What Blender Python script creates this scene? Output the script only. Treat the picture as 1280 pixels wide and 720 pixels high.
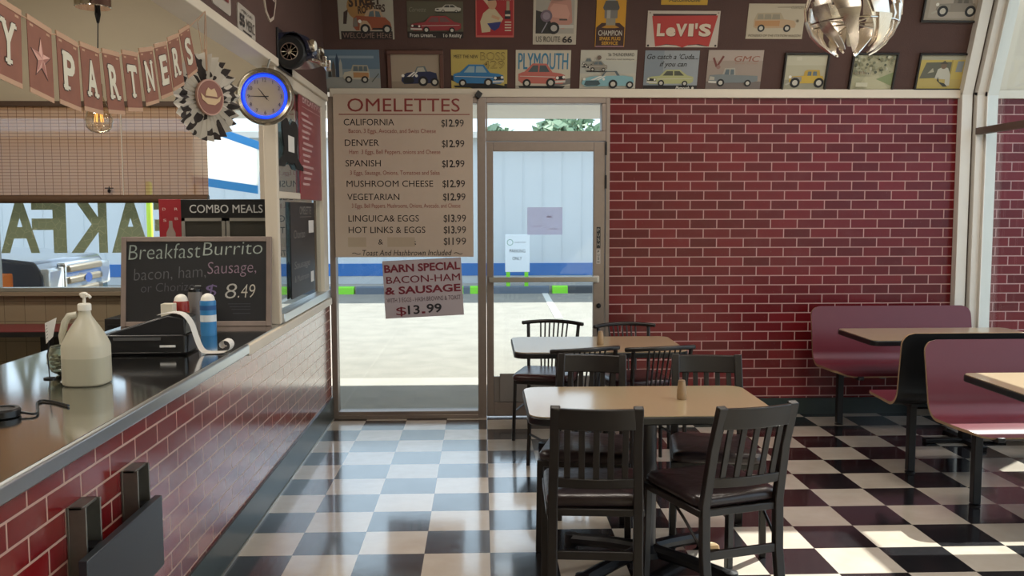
import bpy, math, random
from mathutils import Vector, Matrix
random.seed(7)
S = bpy.context.scene
for o in list(bpy.data.objects): bpy.data.objects.remove(o)
COL = S.collection
R = math.radians

# ------------------------------------------------------------------ camera
FPX, PITCH, YAW, ROLL = 1155.1, 0.0836846, 0.0323684, -0.0019673
CP = Vector((-0.0312851, -4.1801624, 1.5860449))
_fw = Vector((math.sin(YAW)*math.cos(PITCH), math.cos(YAW)*math.cos(PITCH), -math.sin(PITCH)))
_r0 = Vector((math.cos(YAW), -math.sin(YAW), 0)); _u0 = _r0.cross(_fw)
_r = _r0*math.cos(ROLL) + _u0*math.sin(ROLL); _u = -_r0*math.sin(ROLL) + _u0*math.cos(ROLL)
cd = bpy.data.cameras.new('camera'); cam = bpy.data.objects.new('camera', cd); COL.objects.link(cam)
cd.sensor_width = 36; cd.lens = FPX/1280*36; cd.clip_start = 0.05; cd.clip_end = 300
cam.matrix_world = Matrix(((_r.x, _u.x, -_fw.x, CP.x), (_r.y, _u.y, -_fw.y, CP.y), (_r.z, _u.z, -_fw.z, CP.z), (0, 0, 0, 1)))
S.camera = cam

# ------------------------------------------------------------------ world, sun, added fill lights, exposure
S.view_settings.view_transform = 'Standard'; S.view_settings.look = 'None'
S.view_settings.gamma = 1; S.view_settings.use_curve_mapping = False
S.view_settings.exposure = 1.0
w = bpy.data.worlds.new('sky'); S.world = w; w.use_nodes = True
bg = w.node_tree.nodes['Background']; bg.inputs[0].default_value = (0.74, 0.86, 1.0, 1); bg.inputs[1].default_value = 1.15
SUN_DIR = Vector((-0.77, -0.66, -0.87))
sl = bpy.data.lights.new('sun', 'SUN'); sl.energy = 8.5; sl.color = (1.0, 0.94, 0.84); sl.angle = R(0.53)
so = bpy.data.objects.new('sun', sl); COL.objects.link(so); so.location = (8, 7, 9)
so.rotation_euler = SUN_DIR.to_track_quat('-Z', 'Y').to_euler()
def area(name, loc, sx, sy, power, col, rot=(0, 0, 0)):
    l = bpy.data.lights.new(name, 'AREA'); l.shape = 'RECTANGLE'; l.size = sx; l.size_y = sy; l.energy = power; l.color = col
    o = bpy.data.objects.new(name, l); COL.objects.link(o); o.location = loc; o.rotation_euler = rot
for nx, ny in ((0.6, 0.6), (0.6, -2.4), (2.6, -1.0), (2.6, 1.2)):
    area('room_fill_light', (nx, ny, 3.31), 1.1, 0.28, 13, (1.0, 0.92, 0.82))  # unseen warm fill, added to brighten the dining room; no fixtures modelled
area('kitchen_fill_light', (-2.6, 0.9, 3.31), 1.1, 0.28, 24, (1.0, 0.92, 0.80))  # these two are added fill that lifts the kitchen side
area('kitchen_fill_light', (-2.6, -1.6, 3.31), 1.1, 0.28, 20, (1.0, 0.92, 0.80))

# ------------------------------------------------------------------ pixel -> place
def ray(x, y): return _fw + _r*((x-640)/FPX) - _u*((y-360)/FPX)
def onz(x, y, z): d = ray(x, y); return CP + d*((z-CP.z)/d.z)
def ony(x, y, Y): d = ray(x, y); return CP + d*((Y-CP.y)/d.y)
def onx(x, y, X): d = ray(x, y); return CP + d*((X-CP.x)/d.x)

# ------------------------------------------------------------------ materials
def lin(c):
    if isinstance(c, str):
        c = [int(c[i:i+2], 16)/255 for i in (0, 2, 4)]
    return tuple((v/12.92 if v <= 0.04045 else ((v+0.055)/1.055)**2.4) for v in c) + (1,)
_mats = {}
def mat(name, c, rough=0.5, metal=0.0, var=0.0, scale=20, bump=0.0, bscale=60, emit=None, es=1.0, spec=0.5, coat=0.0, trans=0.0):
    if name in _mats: return _mats[name]
    m = bpy.data.materials.new(name); m.use_nodes = True; nt = m.node_tree; b = nt.nodes['Principled BSDF']
    col = lin(c); b.inputs['Base Color'].default_value = col; b.inputs['Roughness'].default_value = rough
    b.inputs['Metallic'].default_value = metal; b.inputs['Specular IOR Level'].default_value = spec
    b.inputs['Coat Weight'].default_value = coat; b.inputs['Coat Roughness'].default_value = 0.14
    b.inputs['Transmission Weight'].default_value = trans
    tc = nt.nodes.new('ShaderNodeTexCoord')
    if var:
        n = nt.nodes.new('ShaderNodeTexNoise'); n.inputs['Scale'].default_value = scale; n.inputs['Detail'].default_value = 5
        nt.links.new(tc.outputs['Object'], n.inputs['Vector'])
        mx = nt.nodes.new('ShaderNodeMix'); mx.data_type = 'RGBA'
        mx.inputs['A'].default_value = tuple(v*(1-var) for v in col[:3]) + (1,)
        mx.inputs['B'].default_value = tuple(min(1, v*(1+var)) for v in col[:3]) + (1,)
        nt.links.new(n.outputs['Fac'], mx.inputs['Factor']); nt.links.new(mx.outputs['Result'], b.inputs['Base Color'])
    if bump:
        n2 = nt.nodes.new('ShaderNodeTexNoise'); n2.inputs['Scale'].default_value = bscale; n2.inputs['Detail'].default_value = 4
        nt.links.new(tc.outputs['Object'], n2.inputs['Vector'])
        bp = nt.nodes.new('ShaderNodeBump'); bp.inputs['Strength'].default_value = bump; bp.inputs['Distance'].default_value = 0.01
        nt.links.new(n2.outputs['Fac'], bp.inputs['Height']); nt.links.new(bp.outputs['Normal'], b.inputs['Normal'])
    if emit:
        b.inputs['Emission Color'].default_value = lin(emit); b.inputs['Emission Strength'].default_value = es
    _mats[name] = m; return m
def ink(hexc, rough=0.55):                       # plain printed colours
    return mat('ink_'+hexc, hexc, rough)

def mathn(nt, op, a, b=None, c=None):
    n = nt.nodes.new('ShaderNodeMath'); n.operation = op
    for i, v in enumerate((a, b, c)):
        if v is None: continue
        if isinstance(v, (int, float)): n.inputs[i].default_value = v
        else: nt.links.new(v, n.inputs[i])
    return n.outputs[0]

def checker_mat():
    m = bpy.data.materials.new('checker_vinyl_tile'); m.use_nodes = True; nt = m.node_tree; b = nt.nodes['Principled BSDF']
    tc = nt.nodes.new('ShaderNodeTexCoord'); sp = nt.nodes.new('ShaderNodeSeparateXYZ'); nt.links.new(tc.outputs['Object'], sp.inputs[0])
    T = 0.3048
    u = mathn(nt, 'DIVIDE', sp.outputs['X'], T); v = mathn(nt, 'DIVIDE', sp.outputs['Y'], T)
    s = mathn(nt, 'ADD', mathn(nt, 'FLOOR', u), mathn(nt, 'FLOOR', v))
    par = mathn(nt, 'ABSOLUTE', mathn(nt, 'MODULO', mathn(nt, 'ADD', s, 1000.0), 2.0))
    par = mathn(nt, 'GREATER_THAN', par, 0.5)    # odd -> black
    # fleck and scuffs
    n = nt.nodes.new('ShaderNodeTexNoise'); n.inputs['Scale'].default_value = 160; n.inputs['Detail'].default_value = 3
    nt.links.new(tc.outputs['Object'], n.inputs['Vector'])
    rp = nt.nodes.new('ShaderNodeValToRGB'); rp.color_ramp.elements[0].position = 0.60; rp.color_ramp.elements[1].position = 0.72
    nt.links.new(n.outputs['Fac'], rp.inputs[0])
    n3 = nt.nodes.new('ShaderNodeTexNoise'); n3.inputs['Scale'].default_value = 7; n3.inputs['Detail'].default_value = 6
    nt.links.new(tc.outputs['Object'], n3.inputs['Vector'])
    black = nt.nodes.new('ShaderNodeMix'); black.data_type = 'RGBA'
    black.inputs['A'].default_value = lin('17161a'); black.inputs['B'].default_value = lin('4c4a4c')
    nt.links.new(mathn(nt, 'MULTIPLY', rp.outputs[0], 0.8), black.inputs['Factor'])
    white = nt.nodes.new('ShaderNodeMix'); white.data_type = 'RGBA'
    white.inputs['A'].default_value = lin('b7aa9c'); white.inputs['B'].default_value = lin('d2c8bb')
    nt.links.new(n3.outputs['Fac'], white.inputs['Factor'])
    mx = nt.nodes.new('ShaderNodeMix'); mx.data_type = 'RGBA'
    nt.links.new(par, mx.inputs['Factor']); nt.links.new(white.outputs['Result'], mx.inputs['A']); nt.links.new(black.outputs['Result'], mx.inputs['B'])
    # seam
    fu = mathn(nt, 'ABSOLUTE', mathn(nt, 'SUBTRACT', mathn(nt, 'FRACT', mathn(nt, 'ADD', u, 100.0)), 0.5))
    fv = mathn(nt, 'ABSOLUTE', mathn(nt, 'SUBTRACT', mathn(nt, 'FRACT', mathn(nt, 'ADD', v, 100.0)), 0.5))
    seam = mathn(nt, 'GREATER_THAN', mathn(nt, 'MAXIMUM', fu, fv), 0.4965)
    m2 = nt.nodes.new('ShaderNodeMix'); m2.data_type = 'RGBA'; m2.inputs['B'].default_value = lin('4a4440')
    nt.links.new(mathn(nt, 'MULTIPLY', seam, 0.6), m2.inputs['Factor']); nt.links.new(mx.outputs['Result'], m2.inputs['A'])
    nt.links.new(m2.outputs['Result'], b.inputs['Base Color'])
    rr = mathn(nt, 'ADD', mathn(nt, 'MULTIPLY', n3.outputs['Fac'], 0.16), 0.12)
    nt.links.new(rr, b.inputs['Roughness'])
    b.inputs['Specular IOR Level'].default_value = 0.6; b.inputs['Coat Weight'].default_value = 0.9; b.inputs['Coat IOR'].default_value = 1.7; b.inputs['Coat Roughness'].default_value = 0.09
    bp = nt.nodes.new('ShaderNodeBump'); bp.inputs['Strength'].default_value = 0.12; bp.inputs['Distance'].default_value = 0.01
    n4 = nt.nodes.new('ShaderNodeTexNoise'); n4.inputs['Scale'].default_value = 14; n4.inputs['Detail'].default_value = 3
    nt.links.new(tc.outputs['Object'], n4.inputs['Vector'])
    nt.links.new(n4.outputs['Fac'], bp.inputs['Height']); nt.links.new(bp.outputs['Normal'], b.inputs['Normal'])
    return m

def brick_mat(name, axis, u0, z0, bw, rh, mortar, c1, c2, cm, rough=0.2, ms=0.008, wear=0.25, coat=0.0):
    m = bpy.data.materials.new(name); m.use_nodes = True; nt = m.node_tree; b = nt.nodes['Principled BSDF']
    tc = nt.nodes.new('ShaderNodeTexCoord'); sp = nt.nodes.new('ShaderNodeSeparateXYZ'); nt.links.new(tc.outputs['Object'], sp.inputs[0])
    cb = nt.nodes.new('ShaderNodeCombineXYZ')
    nt.links.new(mathn(nt, 'SUBTRACT', sp.outputs[axis], u0), cb.inputs[0]); nt.links.new(mathn(nt, 'SUBTRACT', sp.outputs['Z'], z0), cb.inputs[1])
    br = nt.nodes.new('ShaderNodeTexBrick'); nt.links.new(cb.outputs[0], br.inputs['Vector'])
    br.inputs['Scale'].default_value = 1; br.inputs['Brick Width'].default_value = bw; br.inputs['Row Height'].default_value = rh
    br.inputs['Mortar Size'].default_value = ms*0.5; br.inputs['Mortar Smooth'].default_value = 0.15; br.inputs['Bias'].default_value = -0.1
    br.offset = 0.5; br.offset_frequency = 2
    br.inputs['Color1'].default_value = lin(c1); br.inputs['Color2'].default_value = lin(c2); br.inputs['Mortar'].default_value = lin(cm)
    n = nt.nodes.new('ShaderNodeTexNoise'); n.inputs['Scale'].default_value = 5; n.inputs['Detail'].default_value = 8; n.inputs['Roughness'].default_value = 0.7
    nt.links.new(cb.outputs[0], n.inputs['Vector'])
    rp = nt.nodes.new('ShaderNodeValToRGB'); rp.color_ramp.elements[0].position = 0.52; rp.color_ramp.elements[1].position = 0.8
    nt.links.new(n.outputs['Fac'], rp.inputs[0])
    mx = nt.nodes.new('ShaderNodeMix'); mx.data_type = 'RGBA'; mx.inputs['B'].default_value = lin('9a6f6f')
    nt.links.new(mathn(nt, 'MULTIPLY', rp.outputs[0], wear), mx.inputs['Factor']); nt.links.new(br.outputs['Color'], mx.inputs['A'])
    nt.links.new(mx.outputs['Result'], b.inputs['Base Color'])
    n2 = nt.nodes.new('ShaderNodeTexNoise'); n2.inputs['Scale'].default_value = 45; n2.inputs['Detail'].default_value = 4
    nt.links.new(cb.outputs[0], n2.inputs['Vector'])
    ro = mathn(nt, 'ADD', mathn(nt, 'MULTIPLY', br.outputs['Fac'], 0.5), mathn(nt, 'ADD', mathn(nt, 'MULTIPLY', n2.outputs['Fac'], 0.15), rough-0.07))
    nt.links.new(ro, b.inputs['Roughness'])
    h = mathn(nt, 'ADD', mathn(nt, 'MULTIPLY', br.outputs['Fac'], -1.0), mathn(nt, 'MULTIPLY', n2.outputs['Fac'], 0.25))
    bp = nt.nodes.new('ShaderNodeBump'); bp.inputs['Strength'].default_value = 0.5; bp.inputs['Distance'].default_value = 0.004
    nt.links.new(h, bp.inputs['Height']); nt.links.new(bp.outputs['Normal'], b.inputs['Normal'])
    b.inputs['Coat Weight'].default_value = coat; b.inputs['Coat Roughness'].default_value = 0.18; b.inputs['Specular IOR Level'].default_value = 0.5 if coat else 0.3
    return m

def glass_mat(name, tint, f0=0.04, gain=1.0):
    m = bpy.data.materials.new(name); m.use_nodes = True; nt = m.node_tree
    for n in list(nt.nodes): nt.nodes.remove(n)
    out = nt.nodes.new('ShaderNodeOutputMaterial'); mix = nt.nodes.new('ShaderNodeMixShader')
    t = nt.nodes.new('ShaderNodeBsdfTransparent'); t.inputs[0].default_value = lin(tint)
    g = nt.nodes.new('ShaderNodeBsdfGlossy'); g.inputs['Roughness'].default_value = 0.0
    ge = nt.nodes.new('ShaderNodeNewGeometry'); dt = nt.nodes.new('ShaderNodeVectorMath'); dt.operation = 'DOT_PRODUCT'
    nt.links.new(ge.outputs['Incoming'], dt.inputs[0]); nt.links.new(ge.outputs['Normal'], dt.inputs[1])
    c1 = mathn(nt, 'SUBTRACT', 1.0, mathn(nt, 'ABSOLUTE', dt.outputs['Value']))          # Schlick reflectance, same from both sides
    f = mathn(nt, 'MINIMUM', mathn(nt, 'MULTIPLY', mathn(nt, 'ADD', mathn(nt, 'MULTIPLY', mathn(nt, 'POWER', c1, 5.0), 1-f0), f0), gain), 1.0)
    nt.links.new(f, mix.inputs[0]); nt.links.new(t.outputs[0], mix.inputs[1]); nt.links.new(g.outputs[0], mix.inputs[2])
    nt.links.new(mix.outputs[0], out.inputs['Surface']); return m

M_FLOOR = checker_mat()
M_BRICK = brick_mat('glazed_red_brick', 'X', 0.937, 2.384-34*0.0723, 0.2075, 0.0723, 0.011, '561115', '6f1a20', 'b8928d', 0.24, wear=0.10)
M_CBRICK = brick_mat('glazed_counter_brick', 'Y', 0.0, 0.19, 0.2075, 0.0723, 0.008, '7c181b', '66161c', 'b09384', 0.14, coat=0.8)
M_GLASS = glass_mat('window_glass', 'eef3f4')
M_PGLASS = glass_mat('partition_glass', 'cfd8d4', gain=2.0)
M_ALU = mat('bronze_aluminium', '8d8078', 0.35, 0.6, var=0.08, scale=30)
M_ALU2 = mat('grey_aluminium', 'a5a29c', 0.32, 0.75)
M_CREAM = mat('cream_paint', 'cfc3b2', 0.5, var=0.05, scale=6)
M_WHITE = mat('white_paint', 'd8d4cc', 0.5, var=0.05, scale=8)
M_BROWN = mat('brown_wall_paint', '4b332d', 0.75, var=0.12, scale=5, bump=0.15, bscale=120)
M_CEIL = mat('ceiling_paint', 'c9bda6', 0.7, var=0.05, scale=4)
M_COVE = mat('dark_cove_base', '24302f', 0.3, var=0.25, scale=9)
M_STEEL = mat('stainless_steel', 'cfcecb', 0.10, 1.0, bump=0.01, bscale=9)
M_STEELTRIM = mat('steel_edge_trim', 'd5dbe0', 0.3, 1.0)
M_CHROME = mat('chrome', 'd9d2c6', 0.09, 1.0); M_LEAF = mat('brushed_leaf_chrome', 'efe6da', 0.24, 1.0)
M_BLACKP = mat('black_plastic', '121214', 0.35)
M_BLACKM = mat('black_metal', '17161a', 0.4, 0.3)
M_CHAIR = mat('dark_brown_chair_metal', '17110f', 0.36, 0.0, var=0.15, scale=12)
M_VINYL = mat('dark_vinyl_seat', '2c2021', 0.3, var=0.2, scale=9, bump=0.3, bscale=22)
M_VINYL2 = mat('oxblood_vinyl_seat', '38191b', 0.28, var=0.1, scale=9, bump=0.15, bscale=22)
M_TAN = mat('tan_laminate', 'b59f7d', 0.28, var=0.06, scale=60, coat=0.9)
M_BURG = mat('burgundy_laminate', '62222d', 0.33, var=0.06, scale=8)
M_PLY = mat('plywood_edge', '9c7f62', 0.5)
M_ASPH = mat('asphalt', '837f77', 0.9, var=0.28, scale=3, bump=0.4, bscale=80)
M_CONC = mat('concrete_walk', '98948c', 0.85, var=0.12, scale=3)
M_PAPER = mat('white_paper', 'd9d5cf', 0.6)
M_RED = mat('red_laminate', '7c2c35', 0.35)

# ------------------------------------------------------------------ mesh builder
class Frame:
    def __init__(s, O, U, V, N=None):
        s.O = Vector(O); s.U = Vector(U).normalized(); s.V = Vector(V).normalized()
        s.N = Vector(N).normalized() if N is not None else s.U.cross(s.V).normalized()
    def p(s, u, v, n=0): return s.O + s.U*u + s.V*v + s.N*n
    def sub(s, u, v, a=0.0, n=0.0):
        c, q = math.cos(a), math.sin(a)
        return Frame(s.p(u, v, n), s.U*c + s.V*q, s.V*c - s.U*q, s.N)

_txt = {}
def text_geo(st, bold=0.0, shear=0.0):
    k = (st, bold, shear)
    if k in _txt: return _txt[k]
    cu = bpy.data.curves.new('tmp', 'FONT'); cu.body = st; cu.size = 1; cu.offset = bold; cu.shear = shear
    cu.resolution_u = 3; cu.fill_mode = 'FRONT'
    ob = bpy.data.objects.new('tmp', cu); COL.objects.link(ob)
    dg = bpy.context.evaluated_depsgraph_get(); me = ob.evaluated_get(dg).to_mesh()
    vs = [(v.co.x, v.co.y) for v in me.vertices]; fs = [tuple(p.vertices) for p in me.polygons]
    ob.evaluated_get(dg).to_mesh_clear(); bpy.data.objects.remove(ob); bpy.data.curves.remove(cu)
    _txt[k] = (vs, fs); return vs, fs
CAP = None
def cap_h():
    global CAP
    if CAP is None: CAP = max(y for x, y in text_geo('H')[0])
    return CAP

class MB:
    def __init__(s, m=None): s.v = []; s.f = []; s.fm = []; s.m = m; s.mats = []
    def mi(s, m):
        m = m or s.m
        if m not in s.mats: s.mats.append(m)
        return s.mats.index(m)
    def add(s, vs, fs, m=None):
        b = len(s.v); i = s.mi(m); s.v += [Vector(p) for p in vs]
        for f in fs: s.f.append(tuple(b+k for k in f)); s.fm.append(i)
        return s
    def box(s, x0, x1, y0, y1, z0, z1, m=None):
        vs = [(x, y, z) for x in (x0, x1) for y in (y0, y1) for z in (z0, z1)]
        return s.add(vs, [(0, 1, 3, 2), (4, 6, 7, 5), (0, 4, 5, 1), (2, 3, 7, 6), (0, 2, 6, 4), (1, 5, 7, 3)], m)
    def fbox(s, F, u0, u1, v0, v1, n0, n1, m=None):
        vs = [F.p(u, v, n) for u in (u0, u1) for v in (v0, v1) for n in (n0, n1)]
        return s.add(vs, [(0, 1, 3, 2), (4, 6, 7, 5), (0, 4, 5, 1), (2, 3, 7, 6), (0, 2, 6, 4), (1, 5, 7, 3)], m)
    def prism(s, F, poly, n0, n1, m=None):
        k = len(poly); vs = [F.p(u, v, n0) for u, v in poly] + [F.p(u, v, n1) for u, v in poly]
        fs = [tuple(range(k))[::-1], tuple(range(k, 2*k))] + [(i, (i+1) % k, k+(i+1) % k, k+i) for i in range(k)]
        return s.add(vs, fs, m)
    def poly(s, F, pts, n=0.0, m=None): return s.add([F.p(u, v, n) for u, v in pts], [tuple(range(len(pts)))], m)
    def rect(s, F, u0, u1, v0, v1, n=0.0, m=None): return s.poly(F, [(u0, v0), (u1, v0), (u1, v1), (u0, v1)], n, m)
    def circ(s, F, u, v, ru, rv=None, n=0.0, m=None, seg=18, a0=0, a1=360):
        rv = rv or ru; full = (a1-a0 >= 360)
        pts = [(u+ru*math.cos(R(a0+(a1-a0)*i/seg)), v+rv*math.sin(R(a0+(a1-a0)*i/seg))) for i in range(seg if full else seg+1)]
        return s.poly(F, pts, n, m)
    def ringf(s, F, u, v, r0, r1, n=0.0, m=None, seg=32):
        vs = []; 
        for i in range(seg):
            a = 2*math.pi*i/seg; vs += [F.p(u+r0*math.cos(a), v+r0*math.sin(a), n), F.p(u+r1*math.cos(a), v+r1*math.sin(a), n)]
        return s.add(vs, [(2*i, 2*i+1, (2*i+3) % (2*seg), (2*i+2) % (2*seg)) for i in range(seg)], m)
    def lathe(s, prof, c=(0, 0, 0), seg=24, m=None, F=None, cap=True):
        F = F or Frame((0, 0, 0), (1, 0, 0), (0, 1, 0)); c = Vector(c); vs = []; fs = []
        for r, z in prof:
            for i in range(seg):
                a = 2*math.pi*i/seg; vs.append(c + F.U*(r*math.cos(a)) + F.V*(r*math.sin(a)) + F.N*z)
        for j in range(len(prof)-1):
            for i in range(seg):
                fs.append((j*seg+i, j*seg+(i+1) % seg, (j+1)*seg+(i+1) % seg, (j+1)*seg+i))
        if cap and prof[0][0] > 1e-5: fs.append(tuple(range(seg))[::-1])
        if cap and prof[-1][0] > 1e-5: fs.append(tuple(range((len(prof)-1)*seg, len(prof)*seg)))
        return s.add(vs, fs, m)
    def loft(s, secs, m=None, caps=True):
        k = len(secs[0]); vs = [p for sec in secs for p in sec]; fs = []
        for j in range(len(secs)-1):
            for i in range(k): fs.append((j*k+i, j*k+(i+1) % k, (j+1)*k+(i+1) % k, (j+1)*k+i))
        if caps: fs += [tuple(range(k))[::-1], tuple(range((len(secs)-1)*k, len(secs)*k))]
        return s.add(vs, fs, m)
    def tube(s, pts, r, seg=8, m=None, rect=None, up=None, closed=False):
        pts = [Vector(p) for p in pts]; n = len(pts); secs = []
        upv = Vector(up) if up else None
        prev = None
        for i, p in enumerate(pts):
            if closed: d = pts[(i+1) % n]-pts[i-1]
            else: d = pts[min(i+1, n-1)]-pts[max(i-1, 0)]
            d.normalize()
            a = upv if upv is not None else (prev if prev is not None else (Vector((0, 0, 1)) if abs(d.z) < 0.9 else Vector((1, 0, 0))))
            x = a - d*a.dot(d)
            if x.length < 1e-4: x = d.orthogonal()
            x.normalize(); y = d.cross(x); prev = x
            rr = r[i] if isinstance(r, (list, tuple)) else r
            if rect: secs.append([p + x*(sx*rect[1]/2) + y*(sy*rect[0]/2) for sx, sy in ((1, 1), (-1, 1), (-1, -1), (1, -1))])
            else: secs.append([p + x*(rr*math.cos(2*math.pi*k/seg)) + y*(rr*math.sin(2*math.pi*k/seg)) for k in range(seg)])
        if closed: secs.append(secs[0])
        return s.loft(secs, m, caps=not closed)
    def text(s, F, st, u0, u1, v, h, n=0.001, m=None, bold=0.0, shear=0.0, mirror=False):
        if bold > 0 and 'M' in st:                   # thicken by overprinting: the outline offset breaks an M
            d = bold*h*0.7
            for k_, q in enumerate((-d, 0, d)): s.text(F.sub(0, 0), st, u0+q*0.6, u1+q*0.6, v, h, n+0.0002*k_, m, 0.0, shear, mirror)
            return s
        vs, fs = text_geo(st, bold, shear)
        if not vs: return s
        x0 = min(p[0] for p in vs); x1 = max(p[0] for p in vs); sc = h/cap_h(); su = (u1-u0)/(x1-x0)
        if mirror: P = [F.p(u1-(x-x0)*su, v+y*sc, n) for x, y in vs]
        else: P = [F.p(u0+(x-x0)*su, v+y*sc, n) for x, y in vs]
        return s.add(P, fs, m)
    def textw(s, F, st, u, v, h, n=0.001, m=None, bold=0.0, shear=0.0, squeeze=1.0, align='l'):
        vs, fs = text_geo(st, bold, shear); x0 = min(p[0] for p in vs); x1 = max(p[0] for p in vs)
        wd = (x1-x0)*h/cap_h()*squeeze; u = u - (wd/2 if align == 'c' else wd if align == 'r' else 0)
        return s.text(F, st, u, u+wd, v, h, n, m, bold, shear)
    def build(s, name, parent=None, bevel=0.0, smooth=True, angle=35, inv=None):
        me = bpy.data.meshes.new(name)
        if inv is None: inv = PM[parent.name].inverted() if parent is not None else Matrix.Identity(4)
        me.from_pydata([inv @ p for p in s.v], [], s.f)
        for m in s.mats: me.materials.append(m)
        for p, i in zip(me.polygons, s.fm): p.material_index = i
        if smooth:
            for p in me.polygons: p.use_smooth = True
            me.set_sharp_from_angle(angle=R(angle))
        me.update(); me.validate()
        o = bpy.data.objects.new(name, me); COL.objects.link(o)
        if parent is not None: o.parent = parent; PM[o.name] = PM[parent.name]
        else: PM[o.name] = Matrix.Identity(4)
        if bevel:
            b = o.modifiers.new('bevel', 'BEVEL'); b.width = bevel; b.segments = 2; b.limit_method = 'ANGLE'; b.angle_limit = R(40)
        return o
def smooth(pts, n=8):                               # Catmull-Rom through the points
    P = [Vector(p) for p in pts]; P = [P[0]*2-P[1]] + P + [P[-1]*2-P[-2]]; out = []
    for i in range(1, len(P)-2):
        a, b, c, d = P[i-1], P[i], P[i+1], P[i+2]
        for k in range(n):
            u = k/n; out.append(0.5*((2*b) + (c-a)*u + (2*a-5*b+4*c-d)*u*u + (3*b-a-3*c+d)*u**3))
    return out + [P[-2]]
PM = {}                                            # object -> matrix of its coordinate frame
def tag(o, label, cat, group=None):
    o['label'] = label; o['category'] = cat
    if group: o['group'] = group
    return o
def thing(name, label, cat, loc=(0, 0, 0), rotz=0.0, group=None):
    o = bpy.data.objects.new(name, None); COL.objects.link(o); o.empty_display_size = 0.1
    o.location = loc; o.rotation_euler = (0, 0, rotz); tag(o, label, cat, group)
    PM[o.name] = Matrix.Translation(Vector(loc)) @ Matrix.Rotation(rotz, 4, 'Z'); return o
def solo(mb, name, label, cat, group=None, bevel=0.0, angle=35):      # a thing that is one mesh, origin at its base
    xs = [p.x for p in mb.v]; ys = [p.y for p in mb.v]; zs = [p.z for p in mb.v]
    base = Vector(((min(xs)+max(xs))/2, (min(ys)+max(ys))/2, min(zs)))
    T = Matrix.Translation(base); o = mb.build(name, None, bevel, True, angle, T.inverted())
    o.location = base; PM[o.name] = T; return tag(o, label, cat, group)
def struct(mb, name, bevel=0.0, parent=None):
    o = mb.build(name, parent, bevel)
    if parent is None: o['kind'] = 'structure'
    return o
def copy_thing(o, loc, rotz, label, group=None):
    c = o.copy(); COL.objects.link(c); c.location = loc; c.rotation_euler = (0, 0, rotz); c['label'] = label
    if group: c['group'] = group
    def rec(a, b):
        for ch in [x for x in bpy.data.objects if x.parent == a]:
            d = ch.copy(); COL.objects.link(d); d.parent = b; rec(ch, d)
    rec(o, c); return c
def rrect(u0, u1, v0, v1, r, seg=6):
    pts = []
    for cu, cv, a in ((u1-r, v0+r, -90), (u1-r, v1-r, 0), (u0+r, v1-r, 90), (u0+r, v0+r, 180)):
        pts += [(cu+r*math.cos(R(a+90*i/seg)), cv+r*math.sin(R(a+90*i/seg))) for i in range(seg+1)]
    return pts
GND = Frame((0, 0, 0), (1, 0, 0), (0, 1, 0))       # plan frame, N up
def wallF(x, Y, z): return Frame((x, Y, z), (1, 0, 0), (0, 0, 1), (0, -1, 0))      # facing the room (-Y)

# ================================================================== SETTING
WY = 2.86; ZT = 2.43; ZL = 2.49; LEAN = R(20); XL = -1.18; XR = 3.62; CZ = 3.35
lv = Vector((0, -math.sin(LEAN), math.cos(LEAN))); ln = Vector((0, -math.cos(LEAN), -math.sin(LEAN)))
LF = Frame((0, WY-0.01, ZL), (1, 0, 0), lv, ln)    # leaning upper wall
def lp(x, y):                                      # pixel -> (u, v) on the leaning wall
    d = ray(x, y); k = (LF.O-CP).dot(ln)/d.dot(ln); q = CP + d*k - LF.O; return q.x, q.dot(lv)

struct(MB(M_FLOOR).box(-5.2, 3.75, -6.6, 2.90, -0.1, 0.0), 'floor')
struct(MB(M_CEIL).box(-5.2, 3.86, -6.6, 2.9, CZ, CZ+0.1), 'ceiling')
struct(MB(M_BRICK).box(0.937, 5.0, WY, WY+0.2, 0.0, ZT), 'wall_back', )
struct(MB(M_BROWN).fbox(LF, XL, XR, 0.0, 0.98, -0.06, 0.0), 'wall_back_upper')
struct(MB(M_CEIL).fbox(LF, -5.2, XL-0.12, -0.12, 0.98, -0.06, 0.0), 'wall_kitchen_upper')
struct(MB(M_CREAM).fbox(LF, 3.87, 5.0, 0.0, 0.70, -0.06, 0.0), 'wall_wing_upper')
struct(MB(M_CREAM).box(-1.16, XR, WY-0.035, WY+0.02, ZT, ZL+0.005), 'trim_1', 0.004)
struct(MB(M_COVE).box(0.937, 3.70, WY-0.012, WY, 0.0, 0.125), 'baseboard_back')
struct(MB(M_CREAM).box(3.87, 5.0, WY-0.03, WY+0.02, ZT, ZL), 'trim_2')
struct(MB(M_CEIL).box(-5.2, 5.2, -6.7, -6.6, 0, CZ), 'wall_front')
struct(MB(M_CEIL).box(-5.3, -5.2, -6.6, 2.9, 0, CZ), 'wall_left')
# soffit over the counter
struct(MB(M_BROWN).box(XL-0.12, XL, -6.6, WY, 2.44, CZ), 'wall_soffit')
struct(MB(M_CREAM).box(XL-0.125, XL+0.012, -6.6, WY-0.04, 2.395, 2.44), 'trim_3', 0.004)
# column and raking beam right of the brick
c = MB(M_WHITE)
for a, b, d in ((3.605, 3.685, 0.07), (3.705, 3.765, 0.10), (3.765, 3.85, 0.13)):
    c.box(a, b, WY-d, WY-0.001, 0, ZL-0.02)
    c.fbox(LF, a, b, -0.02, 0.95, 0.0, d)
c.box(3.68, 3.71, WY-0.05, WY-0.001, 0, ZL, mat('dark_gap', '4b4038', 0.8)); c.fbox(LF, 3.685, 3.705, 0, 0.95, 0.0, 0.05, mat('dark_gap', '4b4038', 0.8))
struct(c, 'trim_4', 0.003)
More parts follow.
